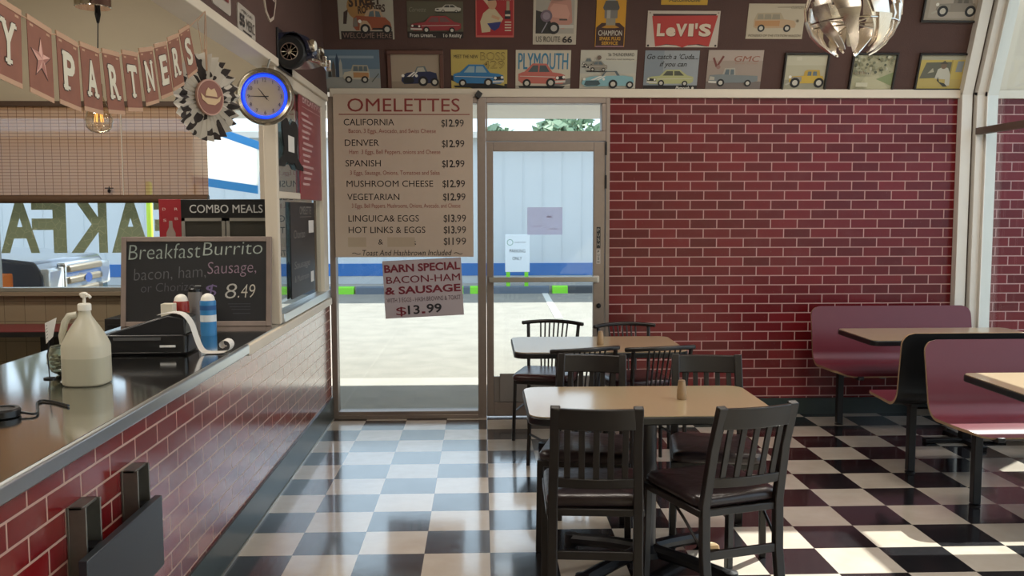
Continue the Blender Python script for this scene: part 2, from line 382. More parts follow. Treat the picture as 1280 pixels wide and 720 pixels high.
# big side window wall, right
g = MB(mat('brown_window_bar', '5a4a42', 0.5))
wn = MB(M_WHITE)
wn.box(3.72, 3.82, -6.6, WY-0.14, 0.0, 0.30)
wn.box(3.72, 3.82, -6.6, WY-0.14, 3.25, CZ)
for yy in (-0.9, -3.7, -6.55): wn.box(3.735, 3.805, yy-0.03, yy+0.03, 0.30, 3.25)
wr = struct(wn, 'window_3', 0.003)
g.box(3.70, 3.745, -6.5, WY-0.10, 2.15, 2.20).build('transom_bar', wr)
MB(M_GLASS).box(3.766, 3.772, -6.5, WY-0.14, 0.30, 3.25).build('glass_pane', wr)

# storefront window left of the door
f = MB(M_ALU)
f.box(-1.175, -1.132, WY-0.05, WY+0.06, 0, ZT); f.box(-0.064, 0.0, WY-0.05, WY+0.06, 0, ZT)
f.box(-1.132, -0.064, WY-0.05, WY+0.06, 0, 0.055); f.box(-1.132, -0.064, WY-0.05, WY+0.06, 2.385, ZT)
f.box(-1.132, -0.064, WY-0.065, WY-0.02, 0.0, 0.03)
w1 = struct(f, 'window_1', 0.003)
MB(M_GLASS).box(-1.132, -0.064, WY+0.02, WY+0.026, 0.055, 2.385).build('glass_pane', w1)
f = MB(M_ALU)
f.box(0.002, 0.904, WY-0.05, WY+0.06, 2.385, ZT-0.002); f.box(0.002, 0.904, WY-0.05, WY+0.06, 2.105, 2.18)
f.box(0.002, 0.014, WY-0.05, WY+0.06, 2.18, 2.385); f.box(0.872, 0.904, WY-0.05, WY+0.06, 2.18, 2.385); f.box(0.904, 0.935, WY-0.05, WY+0.06, 0, ZT-0.002)
w2 = struct(f, 'window_2', 0.003)
MB(M_GLASS).box(0.014, 0.872, WY+0.02, WY+0.026, 2.18, 2.385).build('glass_pane', w2)
# door
d = MB(M_ALU); y0, y1 = WY-0.04, WY+0.01
d.box(0.003, 0.056, y0, y1, 0.01, 2.10); d.box(0.815, 0.900, y0, y1, 0.01, 2.10)
d.box(0.056, 0.815, y0, y1, 2.03, 2.10); d.box(0.056, 0.815, y0, y1, 0.01, 0.115)
dr = struct(d, 'door_1', 0.003)
MB(M_GLASS).box(0.056, 0.815, WY-0.018, WY-0.012, 0.315, 2.03).build('glass_pane', dr)
k = MB(mat('door_kick_panel', '7f7872', 0.5, 0.3, var=0.12, scale=8)); k.box(0.056, 0.815, WY-0.03, WY, 0.115, 0.315); k.box(0.10, 0.60, WY-0.045, WY-0.03, 0.12, 0.34); k.build('kick_panel', dr, 0.003)
p = MB(M_ALU2); p.box(0.02, 0.84, WY-0.10, WY-0.075, 1.045, 1.085)
for xx in (0.03, 0.82): p.box(xx, xx+0.025, WY-0.08, WY-0.038, 1.05, 1.08)
p.box(0.815, 0.855, WY-0.085, WY-0.038, 1.04, 1.09, mat('latch_cap', 'c9c3b8', 0.4)); p.build('push_bar', dr, 0.004)
F = wallF(0, WY-0.041, 0)
p = MB(M_BLACKP); p.rect(F, 0.838, 0.868, 1.30, 1.46, 0.0012)
for i, ch in enumerate('PUSH'): p.text(F, ch, 0.844, 0.862, 1.425-i*0.036, 0.024, 0.002, ink('a09890'))
p.rect(F, 0.838, 0.868, 1.18, 1.29, 0.0012, ink('b6afa8'))
for i, ch in enumerate('PUSH'): p.text(F, ch, 0.845, 0.861, 1.264-i*0.026, 0.018, 0.002, M_BLACKP, bold=0.02)
p.build('push_decal', dr)
p = MB(M_BLACKM); Fk = Frame((0.857, WY-0.04, 0.86), (1, 0, 0), (0, 0, 1), (0, -1, 0)); p.lathe([(0.018, 0), (0.018, 0.01), (0.012, 0.016)], Fk.O, 16, None, Fk); p.build('lock_cylinder', dr)
p = MB(M_BLACKM)
for zz in (0.3, 1.75, 2.0): p.box(0.898, 0.912, WY-0.055, WY-0.03, zz, zz+0.1)
p.build('hinge', dr)

# ---- kitchen side back wall: tiled below, window above
M_TILE = brick_mat('beige_wall_tile', 'X', 0.02, 0.0, 0.152, 0.152, 0.003, '8f8069', '93846d', '6f6250', 0.3, 0.005, 0.0)
M_TILE.node_tree.nodes['Brick Texture'].offset = 0.0
struct(MB(M_TILE).box(-5.2, XL-0.05, WY, WY+0.2, 0, 0.96), 'wall_kitchen')
f = MB(mat('window_sill_paint', '8a7a66', 0.5)); f.box(-5.2, -1.2, WY-0.06, WY+0.1, 0.955, 0.985); f.box(-5.2, -1.2, WY-0.02, WY+0.06, 0.985, 1.015, M_ALU2)
f.box(-5.2, -1.2, WY-0.02, WY+0.06, 2.34, 2.38); f.box(-1.69, -1.60, WY-0.03, WY+0.06, 1.0, 2.38, M_CREAM); f.box(-3.72, -3.66, WY-0.02, WY+0.06, 1.0, 2.38, M_ALU2)
wk = struct(f, 'window_4', 0.003)
MB(M_GLASS).box(-5.2, -1.2, WY+0.02, WY+0.026, 1.015, 2.34).build('glass_pane', wk)

# ---- brick counter
struct(MB(M_CBRICK).box(-1.30, XL, -4.2, WY-0.06, 0.0, 0.905), 'wall_counter')
struct(MB(M_COVE).box(XL-0.01, XL+0.012, -4.2, WY-0.06, 0.0, 0.175).box(XL, XL+0.018, -4.2, WY-0.06, 0.0, 0.012, M_ALU2), 'baseboard_counter')
ct = thing('countertop', 'long stainless steel service countertop on the low brick wall', 'countertop', (-1.62, -0.7, 0.90))
MB(M_STEEL).box(-2.07, XL-0.004, -4.2, WY-0.07, 0.905, 0.94).build('worktop', ct, 0.004)
MB(M_STEELTRIM).box(XL-0.004, XL+0.02, -4.2, 0.30, 0.895, 0.943).build('edge_trim', ct, 0.006)
MB(M_CREAM).box(XL-0.004, XL+0.02, 0.30, WY-0.08, 0.885, 0.935).build('wood_edge', ct, 0.004)
struct(MB(mat('counter_back_panel', '26221f', 0.6)).box(-2.05, -2.0, -4.2, 2.7, 0.0, 0.904), 'wall_counter_back')

# ---- glazed partition standing on the counter
f = MB(M_CREAM)
f.box(-1.258, XL-0.005, 1.11, 1.16, 0.94, 2.395); f.box(-1.255, XL-0.005, 2.62, 2.80, 0.99, 2.395)
f.box(-1.255, XL+0.01, 1.16, 2.80, 0.942, 0.995, M_STEELTRIM); f.box(-1.245, XL-0.02, 1.16, 2.62, 1.66, 1.70); f.box(-1.255, XL-0.005, 1.16, 2.62, 2.33, 2.395)
w5 = struct(f, 'window_5', 0.004)
MB(M_PGLASS).box(-1.218, -1.212, 1.16, 2.62, 0.995, 2.33).build('glass_pane', w5)

# ---- outdoors
struct(MB(M_ASPH).box(-40, 40, 4.6, 60, -0.12, -0.02).box(3.9, 40, -20, 4.6, -0.12, -0.02), 'parking_lot_ground')
struct(MB(M_CONC).box(-40, 3.9, 2.92, 4.6, -0.12, -0.01), 'sidewalk')
struct(MB(M_WHITE).box(-14, 3.6, 2.95, 6.2, 2.60, 2.78), 'canopy_roof')
struct(MB(M_CONC).box(-20, 20, 13.95, 15.0, -0.1, 0.11), 'curb_walk')
a, b_, c_, d_ = onz(675, 362, -0.015), onz(682, 362, -0.015), onz(704, 398, -0.015), onz(694, 398, -0.015)
struct(MB(ink('c9c7bf', 0.8)).add([a, b_, c_, d_], [(0, 1, 2, 3)]), 'parking_line')

# ================================================================== OUTSIDE THINGS
BY = 14.6
bt = thing('building', 'long white building with a blue stripe across the parking lot', 'building', (0, BY+3, 0))
M_SIDING = mat('white_siding', 'ccd3d8', 0.6, var=0.04, scale=2)
b = MB(M_SIDING); b.box(-22, 22, BY, BY+6, 0, 3.02)
for i in range(110): b.box(-22+i*0.4, -22+i*0.4+0.02, BY-0.012, BY, 0.6, 3.0)
b.build('wall', bt)
MB(mat('blue_stripe_paint', '2f6bb0', 0.6)).box(-22, 22, BY-0.03, BY, 0.27, 0.52).build('stripe', bt)
MB(mat('lower_wall_paint', 'b9bec2', 0.6)).box(-22, 22, BY-0.02, BY, 0.11, 0.27).build('base_band', bt)
MB(M_WHITE).box(-22.3, 22.3, BY-0.3, BY+6.3, 3.02, 3.14).build('roof_edge', bt)
M_LIME = mat('lime_paint', '7fd62c', 0.6); M_STOP = mat('wheel_stop_concrete', '5d6774', 0.85); 
def stop(x0, x1, lime, label, c):
    t = thing('wheel_stop', label, 'wheel stop', ((x0+x1)/2, 13.75, -0.02), 0, 'wheel stops along the far curb')
    F = Frame((0, 0, 0), (0, 1, 0), (0, 0, 1), (1, 0, 0)); prof = [(13.65, -0.02), (13.67, 0.10), (13.71, 0.125), (13.79, 0.125), (13.83, 0.10), (13.85, -0.02)]
    MB(c).prism(F, prof, x0+(0.30 if lime[0] else 0), x1-(0.30 if lime[1] else 0)).build('block', t)
    if lime[0]: MB(M_LIME).prism(F, prof, x0, x0+0.30).build('painted_end', t)
    if lime[1]: MB(M_LIME).prism(F, prof, x1-0.30, x1).build('painted_end', t)
def gx(px): return ony(px, 362, 13.75).x
stop(gx(400), gx(443), (0, 1), 'wheel stop with lime end seen at the left side of the shop window', M_STOP)
stop(gx(560), gx(607), (1, 1), 'wheel stop with lime ends seen behind the door frame post', M_STOP)
stop(gx(690), gx(760), (1, 0), 'dark grey wheel stop with lime end seen low in the door glass', mat('dark_stop', '45474a', 0.85))
stop(gx(446), gx(556), (0, 0), 'long plain blue-grey wheel stop behind the barn special sign', M_STOP)
stop(gx(612), gx(686), (0, 0), 'long plain blue-grey wheel stop below the parking sign', M_STOP)
# parking sign
q0, q1 = ony(631.5, 340, 13.7), ony(662, 293, 13.7)
t = thing('parking_sign', 'white parking only sign on lime posts across the lot', 'sign', ((q0.x+q1.x)/2, 13.7, 0.11))
MB(mat('sign_white', 'dfe8ee', 0.5)).box(q0.x, q1.x, 13.69, 13.72, q0.z, q1.z).build('board', t, 0.004)
F = wallF(q0.x, 13.688, q0.z); W_ = q1.x-q0.x; H_ = q1.z-q0.z
p = MB(ink('5d666c')); p.text(F, 'PARKING', W_*0.18, W_*0.82, H_*0.52, H_*0.085, 0.002, None, 0.0); p.text(F, 'ONLY', W_*0.3, W_*0.68, H_*0.32, H_*0.085, 0.002, None, 0.0)
p.ringf(F, W_*0.2, H_*0.79, 0.05, 0.06, 0.002, ink('7aa78f'), 20); p.text(F, 'customer', W_*0.38, W_*0.86, H_*0.78, H_*0.03, 0.002)
p.build('lettering', t)
for xx in (q0.x+0.02, q1.x-0.10): MB(M_LIME).box(xx, xx+0.075, 13.70, 13.74, 0.11, q0.z+0.02).build('post', t)
# bollard by the left window
v = ony(188, 300, 10.0); solo(MB(mat('yellow_post_paint', 'b9d434', 0.5)).lathe([(0.045, -0.02), (0.045, 2.0), (0.03, 2.03), (0, 2.03)], (v.x, 10, 0), 14), 'bollard', 'thin yellow-green post outside, right of the window letters', 'post')
# trees past the building
def tree(x, y, zc, rx, rz, label, col):
    t = thing('tree', label, 'tree', (x, y, 0), 0, 'trees behind the white building')
    MB(mat('bark', '4a3b2e', 0.9)).tube([(x, y, 0), (x+0.1, y, zc*0.5), (x, y, zc)], [0.25, 0.2, 0.1], 8).build('trunk', t)
    m = MB(mat('leaves'+col, col, 0.7)); rr = random.Random(int(x*10))
    for i in range(900):
        a = rr.uniform(0, 6.28); e = math.asin(rr.uniform(-1, 1)); q = rr.uniform(0.6, 1.0)*(1+0.2*math.sin(3*a+2*e))
        cpt = Vector((x+rx*q*math.cos(e)*math.cos(a), y+rx*q*math.cos(e)*math.sin(a), zc+rz*q*math.sin(e)))
        dv = Vector((rr.uniform(-1, 1), rr.uniform(-1, 1), rr.uniform(-1, 1))).normalized(); ev = dv.orthogonal().normalized(); s_ = rr.uniform(0.12, 0.28)
        m.add([cpt-dv*s_, cpt+ev*s_*0.6, cpt+dv*s_, cpt-ev*s_*0.6], [(0, 1, 2, 3)])
    m.build('foliage', t, 0, False)
for px, zc, rx, rz, lb, cl in ((704, 3.2, 1.05, 1.0, 'rounded green treetop over the roof, seen in the right of the transom', '6f8a6c'), (622, 3.0, 0.55, 0.7, 'low green treetop over the roof, seen in the left of the transom', '7b9077')):
    v = ony(px, 160, 24.0); tree(v.x, 24.0, zc+0.35, rx, rz, lb, cl)

# pickup truck outside the kitchen window (front toward +X, nose turned to the room)
def truck():
    loc = (-5.25, 5.51, -0.02); t = thing('pickup_truck', 'dark blue pickup truck with chrome grille parked outside the left window', 'truck', loc, R(5))
    m0 = PM[t.name]
    P_ = mat('navy_car_paint', '27364d', 0.18, 0.3, coat=0.8); CH = mat('bright_chrome', 'e4e6e8', 0.12, 0.9); TY = mat('tyre_rubber', '17181a', 0.8)
    def L(pts): return [m0 @ Vector(p) for p in pts]
    def bx(mb, x0, x1, y0_, y1_, z0, z1, m=None):
        vs = L([(x, y, z) for x in (x0, x1) for y in (y0_, y1_) for z in (z0, z1)]); return mb.add(vs, [(0, 1, 3, 2), (4, 6, 7, 5), (0, 4, 5, 1), (2, 3, 7, 6), (0, 2, 6, 4), (1, 5, 7, 3)], m)
    q = m0.to_quaternion(); F = Frame(m0 @ Vector((0, 0, 0)), q @ Vector((1, 0, 0)), (0, 0, 1), q @ Vector((0, -1, 0)))
    # body side profile with wheel arches (x forward), extruded across
    def arch(cx, r=0.47): return [(cx-r*math.cos(R(a)), 0.42+r*math.sin(R(a))) for a in range(0, 181, 15)]
    body = [(-4.2, 0.45)] + arch(-3.1) + [(-2.4, 0.42)] + arch(0.15) + [(0.95, 0.5), (1.02, 0.7), (1.0, 1.0), (0.92, 1.13), (0.4, 1.19), (-0.55, 1.23), (-4.2, 1.23)]
    MB(P_).prism(F, body, -0.95, 0.95).build('body', t, 0.03)
    cab = [(-2.6, 1.22), (-2.5, 1.85), (-1.5, 1.88), (-0.55, 1.22)]
    MB(P_).prism(F, cab, -0.82, 0.82).build('cab', t, 0.05)
    gl = MB(mat('dark_car_glass', '1b2429', 0.05)); gl.prism(F, [(-2.35, 1.28), (-2.3, 1.76), (-1.55, 1.79), (-0.85, 1.28)], -0.835, 0.835); gl.build('window', t)
    for cx in (-3.1, 0.15):
        for sd, nm in ((0.72, 0.97), (-0.97, -0.72)):
            O = m0 @ Vector((cx, 0, 0.40)); Fw = Frame(O, F.U, F.V, F.N); wm = MB(TY); wm.lathe([(0.22, sd), (0.36, sd), (0.40, sd+0.05), (0.40, nm-0.05), (0.36, nm), (0.22, nm)], O, 28, None, Fw, False)
            wl = wm.build('wheel', t); rm = MB(CH); s0 = nm if sd > 0 else sd
            rm.lathe([(0.23, s0-0.02), (0.2, s0+(0.02 if sd > 0 else -0.02)), (0.0, s0+(0.01 if sd > 0 else -0.01))], O, 20, None, Fw); rm.build('rim', wl)
    g_ = MB(CH); bx(g_, 0.98, 1.07, -0.55, 0.55, 0.74, 1.10)
    for z0 in (0.77, 0.885, 1.0): bx(g_, 1.05, 1.10, -0.5, 0.5, z0, z0+0.07, mat('grille_mesh', '7d7466', 0.4, 0.6))
    g_.build('grille', t, 0.02)
    em = MB(mat('blue_badge', '27407a', 0.3)); Fg = Frame(m0 @ Vector((1.11, 0, 0.92)), q @ Vector((0, 1, 0)), (0, 0, 1), q @ Vector((1, 0, 0))); em.circ(Fg, 0, 0, 0.11, 0.05, 0.0); em.build('badge', t)
    for sy in (-1, 1):
        h = MB(mat('headlamp_glass', 'd6dadd', 0.08, 0.4)); a0, a1 = sorted((sy*0.56, sy*0.93)); bx(h, 0.72, 1.05, a0, a1, 0.80, 1.06); hl = h.build('headlight', t, 0.03)
        h = MB(mat('amber_lens', 'e8772a', 0.2)); a0, a1 = sorted((sy*0.88, sy*0.96)); bx(h, 0.62, 0.735, a0, a1, 0.84, 1.03); h.build('turn_signal', hl, 0.02)
    bm = MB(CH); bx(bm, 0.9, 1.16, -0.95, 0.95, 0.44, 0.66); bm.build('bumper', t, 0.04)
truck()
# white and blue awning sheet outside the far window
t = thing('awning', 'white awning sheet with blue edges outside the window', 'awning', (-3.4, 7.2, -0.02))
A = [ony(x, y, 7.2) for x, y in ((240, 158), (326, 188), (322, 232), (240, 220))]
th = Vector((0, 0.03, 0)); M_AWN = mat('awning_white', 'f4f4f0', 0.6); nt = M_AWN.node_tree; ta = nt.nodes.new('ShaderNodeBsdfTranslucent'); ta.inputs[0].default_value = lin('f4f4f0'); xa = nt.nodes.new('ShaderNodeMixShader'); xa.inputs[0].default_value = 0.7
nt.links.new(nt.nodes['Principled BSDF'].outputs[0], xa.inputs[1]); nt.links.new(ta.outputs[0], xa.inputs[2]); nt.links.new(xa.outputs[0], nt.nodes['Material Output'].inputs['Surface'])
MB(M_AWN).add(A+[p+th for p in A], [(0, 1, 2, 3), (7, 6, 5, 4), (0, 4, 5, 1), (1, 5, 6, 2), (2, 6, 7, 3), (3, 7, 4, 0)]).build('sheet', t)
A = [Vector((p.x, 7.19, p.z)) for p in A]
def strip(p0, p1, dz):
    return MB(mat('awning_blue', '3c93d6', 0.6)).add([p0, p1, p1+Vector((0, 0, dz)), p0+Vector((0, 0, dz)), p0+th, p1+th, p1+th+Vector((0, 0, dz)), p0+th+Vector((0, 0, dz))], [(0, 1, 2, 3), (7, 6, 5, 4), (0, 4, 5, 1), (1, 5, 6, 2), (2, 6, 7, 3), (3, 7, 4, 0)])
strip(A[0], A[1], 0.10).build('edge_band', t); strip(A[3], A[2], -0.10).build('edge_band', t)
MB(M_ALU2).tube([(A[1].x, 7.25, -0.02), (A[1].x, 7.25, A[1].z+0.05)], 0.02).tube([(A[0].x, 7.25, -0.02), (A[0].x, 7.25, A[0].z+0.05)], 0.02).build('post', t)

# ================================================================== TABLES, CHAIRS, BENCHES
def dining_table(x0, x1, y0, y1, label, cx, cy):
    t = thing('dining_table', label, 'table', (cx, cy, 0), 0, 'tan dining tables')
    MB(M_TAN).prism(GND, rrect(x0+0.006, x1-0.006, y0+0.006, y1-0.006, 0.07), 0.735, 0.75).build('tabletop', t)
    MB(M_BLACKP).prism(GND, rrect(x0, x1, y0, y1, 0.075), 0.712, 0.7465).build('edge_band', t, 0.006)
    MB(M_BLACKM).box(cx-0.16, cx+0.16, cy-0.16, cy+0.16, 0.695, 0.712).build('mount_plate', t)
    MB(mat('grey_pedestal_column', '4a4747', 0.35, 0.5)).lathe([(0.04, 0.06), (0.04, 0.70)], (cx, cy, 0), 20).build('column', t)
    MB(M_BLACKM).lathe([(0.075, 0.05), (0.075, 0.075), (0.045, 0.10)], (cx, cy, 0), 20).build('hub', t)
    for a in (38, 142, 218, 322):
        dx, dy = math.cos(R(a)), math.sin(R(a))
        m = MB(M_BLACKM).tube([(cx+0.03*dx, cy+0.03*dy, 0.075), (cx+0.2*dx, cy+0.2*dy, 0.062), (cx+0.40*dx, cy+0.40*dy, 0.035)], 0.03, 10)
        m.lathe([(0.03, 0.0), (0.034, 0.03), (0.03, 0.06), (0.0, 0.066)], (cx+0.40*dx, cy+0.40*dy, 0), 14); m.build('foot', t)
    return t
dining_table(0.155, 1.20, -0.50, 0.155, 'near tan table with two slat-back chairs in front', 0.70, -0.17)
dining_table(0.155, 1.20, 1.21, 1.90, 'far tan table nearest the glass door', 0.68, 1.55)

def slat_chair():
    t = thing('dining_chair', '', 'chair', (0, 0, 0), 0, 'dark slat-back chairs at the near table'); m = M_CHAIR
    for sx in (-1, 1):
        MB(m).tube([(sx*0.165, -0.245, 0.0), (sx*0.165, -0.205, 0.25), (sx*0.165, -0.20, 0.45), (sx*0.158, -0.245, 0.68), (sx*0.155, -0.30, 0.855)], 0, rect=(0.03, 0.038), up=(1, 0, 0)).build('rear_leg', t, 0.004)
        MB(m).tube([(sx*0.205, 0.21, 0.0), (sx*0.2, 0.20, 0.43)], 0, rect=(0.03, 0.03), up=(1, 0, 0)).build('leg', t, 0.004)
        MB(m).tube(smooth([(sx*0.168, -0.195, 0.285), (sx*0.172, -0.165, 0.295), (sx*0.182, -0.08, 0.36), (sx*0.19, 0.0, 0.41)], 4), 0.006, 6).build('brace', t)
    fr = MB(m); fr.prism(GND, [(-0.19, -0.205), (0.19, -0.205), (0.215, 0.215), (-0.215, 0.215)], 0.405, 0.435); fr.build('seat_frame', t, 0.004)
    secs = []
    for z, s_ in ((0.435, 0.97), (0.445, 1.0), (0.465, 1.0), (0.478, 0.95), (0.484, 0.80), (0.487, 0.4)):
        k = rrect(-0.21, 0.21, -0.19, 0.235, 0.05); secs.append([Vector((u*s_*(1-0.10*(0.235-v)/0.42), 0.02+(v-0.02)*s_, z+0.003*math.sin(u*47)*math.cos(v*31))) for u, v in k])
    MB(M_VINYL).loft(secs).build('seat', t, angle=60)
    def railp(z0, z1, yb, bow, th):
        mb = MB(m); n = 10; S_ = []
        for i in range(n+1):
            x = -0.148+0.296*i/n
            S_.append([Vector((x, yb(z0)-bow*(1-(x/0.155)**2)-th/2, z0)), Vector((x, yb(z0)-bow*(1-(x/0.155)**2)+th/2, z0)), Vector((x, yb(z1)-bow*(1-(x/0.155)**2)+th/2, z1)), Vector((x, yb(z1)-bow*(1-(x/0.155)**2)-th/2, z1))])
        return mb.loft(S_)
    yb = lambda z: -0.20 if z < 0.45 else -0.20-0.10*((z-0.45)/0.405)**1.15
    railp(0.765, 0.85, yb, 0.022, 0.022).build('top_rail', t, 0.004)
    railp(0.525, 0.565, yb, 0.022, 0.02).build('lower_rail', t, 0.003)
    railp(0.235, 0.27, lambda z: -0.207, 0.0, 0.018).build('stretcher', t, 0.003)
    for i in range(5):
        x = -0.11+0.055*i; bw = 0.022*(1-(x/0.155)**2)
        MB(m).tube([(x, yb(z)-bw, z) for z in (0.56, 0.63, 0.70, 0.77)], 0, rect=(0.010, 0.024), up=(1, 0, 0)).build('slat', t, 0.002)
    return t
sc0 = slat_chair()
SL = [(0.42, -0.50, -5, 'slat-back chair at the front left of the near table, back to the room'), (0.92, -0.49, 17, 'slat-back chair at the front right of the near table, turned toward its corner'),
      (0.47, 0.175, 169, 'slat-back chair behind the near table on the left, facing the room'), (1.07, 0.14, 173, 'slat-back chair behind the near table on the right, facing the room')]
for i, (x, y, a, lb) in enumerate(SL):
    if i == 0: sc0.location = (x, y, 0); sc0.rotation_euler = (0, 0, R(a)); sc0['label'] = lb
    else: copy_thing(sc0, (x, y, 0), R(a), lb)

def spindle_chair():
    t = thing('spindle_chair', '', 'chair', (0, 0, 0), 0, 'spindle-back chairs at the far table'); m = M_CHAIR
    for sx in (-1, 1):
        MB(m).tube([(sx*0.175, -0.21, 0.0), (sx*0.17, -0.18, 0.40), (sx*0.175, -0.20, 0.60), (sx*0.185, -0.235, 0.765)], 0.0125, 8).build('rear_leg', t)
        MB(m).tube([(sx*0.195, 0.195, 0.0), (sx*0.185, 0.18, 0.42)], 0.0125, 8).build('leg', t)
        MB(m).tube([(sx*0.18, -0.18, 0.2), (sx*0.19, 0.185, 0.2)], 0.008, 6).build('stretcher', t)
    MB(m).prism(GND, rrect(-0.195, 0.195, -0.195, 0.195, 0.03), 0.395, 0.42).build('seat_frame', t, 0.004)
    secs = [[Vector((u*s_, v*s_, z)) for u, v in rrect(-0.205, 0.205, -0.20, 0.215, 0.05)] for z, s_ in ((0.42, 0.97), (0.428, 1), (0.45, 1), (0.462, 0.95), (0.467, 0.75), (0.469, 0.4))]
    MB(M_VINYL2).loft(secs).build('seat', t, angle=60)
    pts = []
    for i in range(15):
        x = -0.225+0.45*i/14; pts.append((x, -0.275+0.075*(x/0.225)**2, 0.772+0.010*(1-(x/0.225)**2)))
    MB(m).tube(pts, 0, rect=(0.026, 0.026), up=(0, 0, 1)).build('crest_rail', t, 0.008)
    for i in range(7):
        k = (i-3)/3; MB(m).tube([(k*0.075, -0.175, 0.42), (k*0.088, -0.215, 0.60), (k*0.10, -0.27, 0.775)], 0.006, 6).build('spindle', t)
    return t
sp0 = spindle_chair()
SP = [(0.50, 1.36, 20, 'spindle-back chair at the front left of the far table, back to the room'), (0.97, 1.40, 14, 'spindle-back chair at the front right of the far table, back to the room'),
      (0.42, 2.24, 164.5, 'spindle-back chair behind the far table, in front of the door glass'), (1.00, 2.06, 188, 'spindle-back chair behind the far table, against the brick')]
for i, (x, y, a, lb) in enumerate(SP):
    if i == 0: sp0.location = (x, y, 0); sp0.rotation_euler = (0, 0, R(a)); sp0['label'] = lb
    else: copy_thing(sp0, (x, y, 0), R(a), lb)

# diner benches: one curved sheet for back and seat
def bench(x0, x1, prof, label, legy, inner):
    t = thing('booth_bench', label, 'bench', ((x0+x1)/2, legy, 0), 0, 'burgundy booth benches')
    P = [Vector((0, y, z)) for y, z in prof]
    # resample
    L = [0]
    for i in range(1, len(P)): L.append(L[-1]+(P[i]-P[i-1]).length)
    n = 44; pts = []
    ss = sorted(set([L[-1]*i/n for i in range(n+1)] + [0.01, 0.025, 0.045, L[-1]-0.01, L[-1]-0.025, L[-1]-0.045]))
    for s_ in ss:
        for i in range(1, len(L)):
            if s_ <= L[i]+1e-9: k = (s_-L[i-1])/(L[i]-L[i-1]); pts.append((s_, P[i-1].lerp(P[i], k))); break
    th = 0.016
    def ins(s_):
        r0, r1 = 0.07, 0.13; d0 = s_; d1 = L[-1]-s_; q = 0
        if d0 < r0: q = max(q, r0-math.sqrt(max(0, r0*r0-(r0-d0)**2)))
        if d1 < r1: q = max(q, r1-math.sqrt(max(0, r1*r1-(r1-d1)**2)))
        return q
    nrm = []
    for i in range(len(pts)):
        d = (pts[min(i+1, len(pts)-1)][1]-pts[max(i-1, 0)][1]).normalized(); nv = Vector((0, -d.z, d.y)); nrm.append(nv*inner)
    sh = MB(M_BURG); NX = 2; A = []; B = []
    for (s_, p), nv in zip(pts, nrm):
        q = ins(s_); A.append([Vector((x0+q, p.y, p.z)), Vector((x1-q, p.y, p.z))]); B.append([a - nv*th for a in A[-1]])
    k = len(pts); vs = [v for a in A for v in a]; top = [(2*i, 2*i+1, 2*i+3, 2*i+2) for i in range(k-1)]
    sh.add(vs, top); sh.build('seat_shell', t, angle=50)
    bk = MB(M_BLACKP); vs2 = [v for a in B for v in a]; bk.add(vs2, top); bk.build('backing', t, angle=50)
    ed = MB(M_PLY); ring = [a[0] for a in A] + [a[1] for a in A][::-1]; ring2 = [a[0] for a in B] + [a[1] for a in B][::-1]; nn = len(ring)
    ed.add(ring+ring2, [(i, (i+1) % nn, nn+(i+1) % nn, nn+i) for i in range(nn)]); ed.build('edge', t, angle=50)
    sgn = inner
    for xx in (x0+0.17, x1-0.20):
        MB(M_BLACKM).box(xx-0.022, xx+0.022, legy-0.022, legy+0.022, 0.012, 0.415).build('leg', t, 0.004)
        MB(M_BLACKM).lathe([(0.03, 0), (0.03, 0.006), (0.012, 0.012), (0.012, 0.02)], (xx, legy, 0), 14).build('foot', t)
        ya, yb = min(prof[-2][0], legy), max(prof[-2][0], legy); MB(M_BLACKM).box(xx-0.02, xx+0.02, ya-0.03, yb+0.13, 0.398, 0.425).build('seat_arm', t, 0.003)
    MB(mat('grey_steel_rail', '5d5a58', 0.4, 0.6)).box(x0+0.17, x1-0.2, legy-0.02, legy+0.02, 0.355, 0.395).box(x0+0.46, x0+0.5, legy-0.03, legy+0.03, 0.345, 0.41).build('rail', t, 0.003)
def shellprof(yt, yb_, yf, zt=0.865):              # back top, bend, seat front
    s = 1 if yf > yb_ else -1; r = 0.10; pr = [(yt, zt), (yt+(yb_-yt)*0.5, (zt+0.56)/2+0.0)]
    cy, cz = yb_+s*r, 0.45+r
    for a in range(0, 91, 10): pr.append((cy - s*r*math.cos(R(a)), cz - r*math.sin(R(a))))
    pr += [(yf-s*0.10, 0.458), (yf-s*0.05, 0.456), (yf-s*0.02, 0.445), (yf, 0.425)]
    return pr
bench(2.44, 3.66, shellprof(2.66, 2.60, 2.12), 'burgundy booth bench against the back brick wall, facing the room', 2.49, -1)
bench(2.385, 3.66, shellprof(1.03, 1.07, 1.54, 0.878), 'middle booth bench with its black back to the room', 1.23, 1)
bench(2.44, 3.66, shellprof(0.87, 0.80, 0.37, 0.862), 'front burgundy booth bench facing the room, at the right', 0.59, -1)
def booth_table(x0, x1, y0, y1, label):
    cx, cy = x1-0.42, (y0+y1)/2
    t = thing('booth_table', label, 'table', (cx, cy, 0), 0, 'booth tables')
    MB(M_TAN).prism(GND, rrect(x0+0.006, x1-0.006, y0+0.006, y1-0.006, 0.05), 0.735, 0.75).build('tabletop', t)
    MB(M_BLACKP).prism(GND, rrect(x0, x1, y0, y1, 0.055), 0.712, 0.7465).build('edge_band', t, 0.006)
    MB(M_BLACKM).box(cx-0.03, cx+0.03, cy-0.03, cy+0.03, 0.02, 0.712).build('column', t)
    MB(M_BLACKM).box(cx-0.28, cx+0.28, cy-0.03, cy+0.03, 0, 0.03).box(cx-0.03, cx+0.03, cy-0.24, cy+0.24, 0, 0.03).build('foot', t, 0.006)
booth_table(2.47, 3.68, 1.62, 2.24, 'tan booth table in front of the back wall bench')
booth_table(2.42, 3.68, -0.22, 0.44, 'tan booth table at the right edge, in front of the front bench')

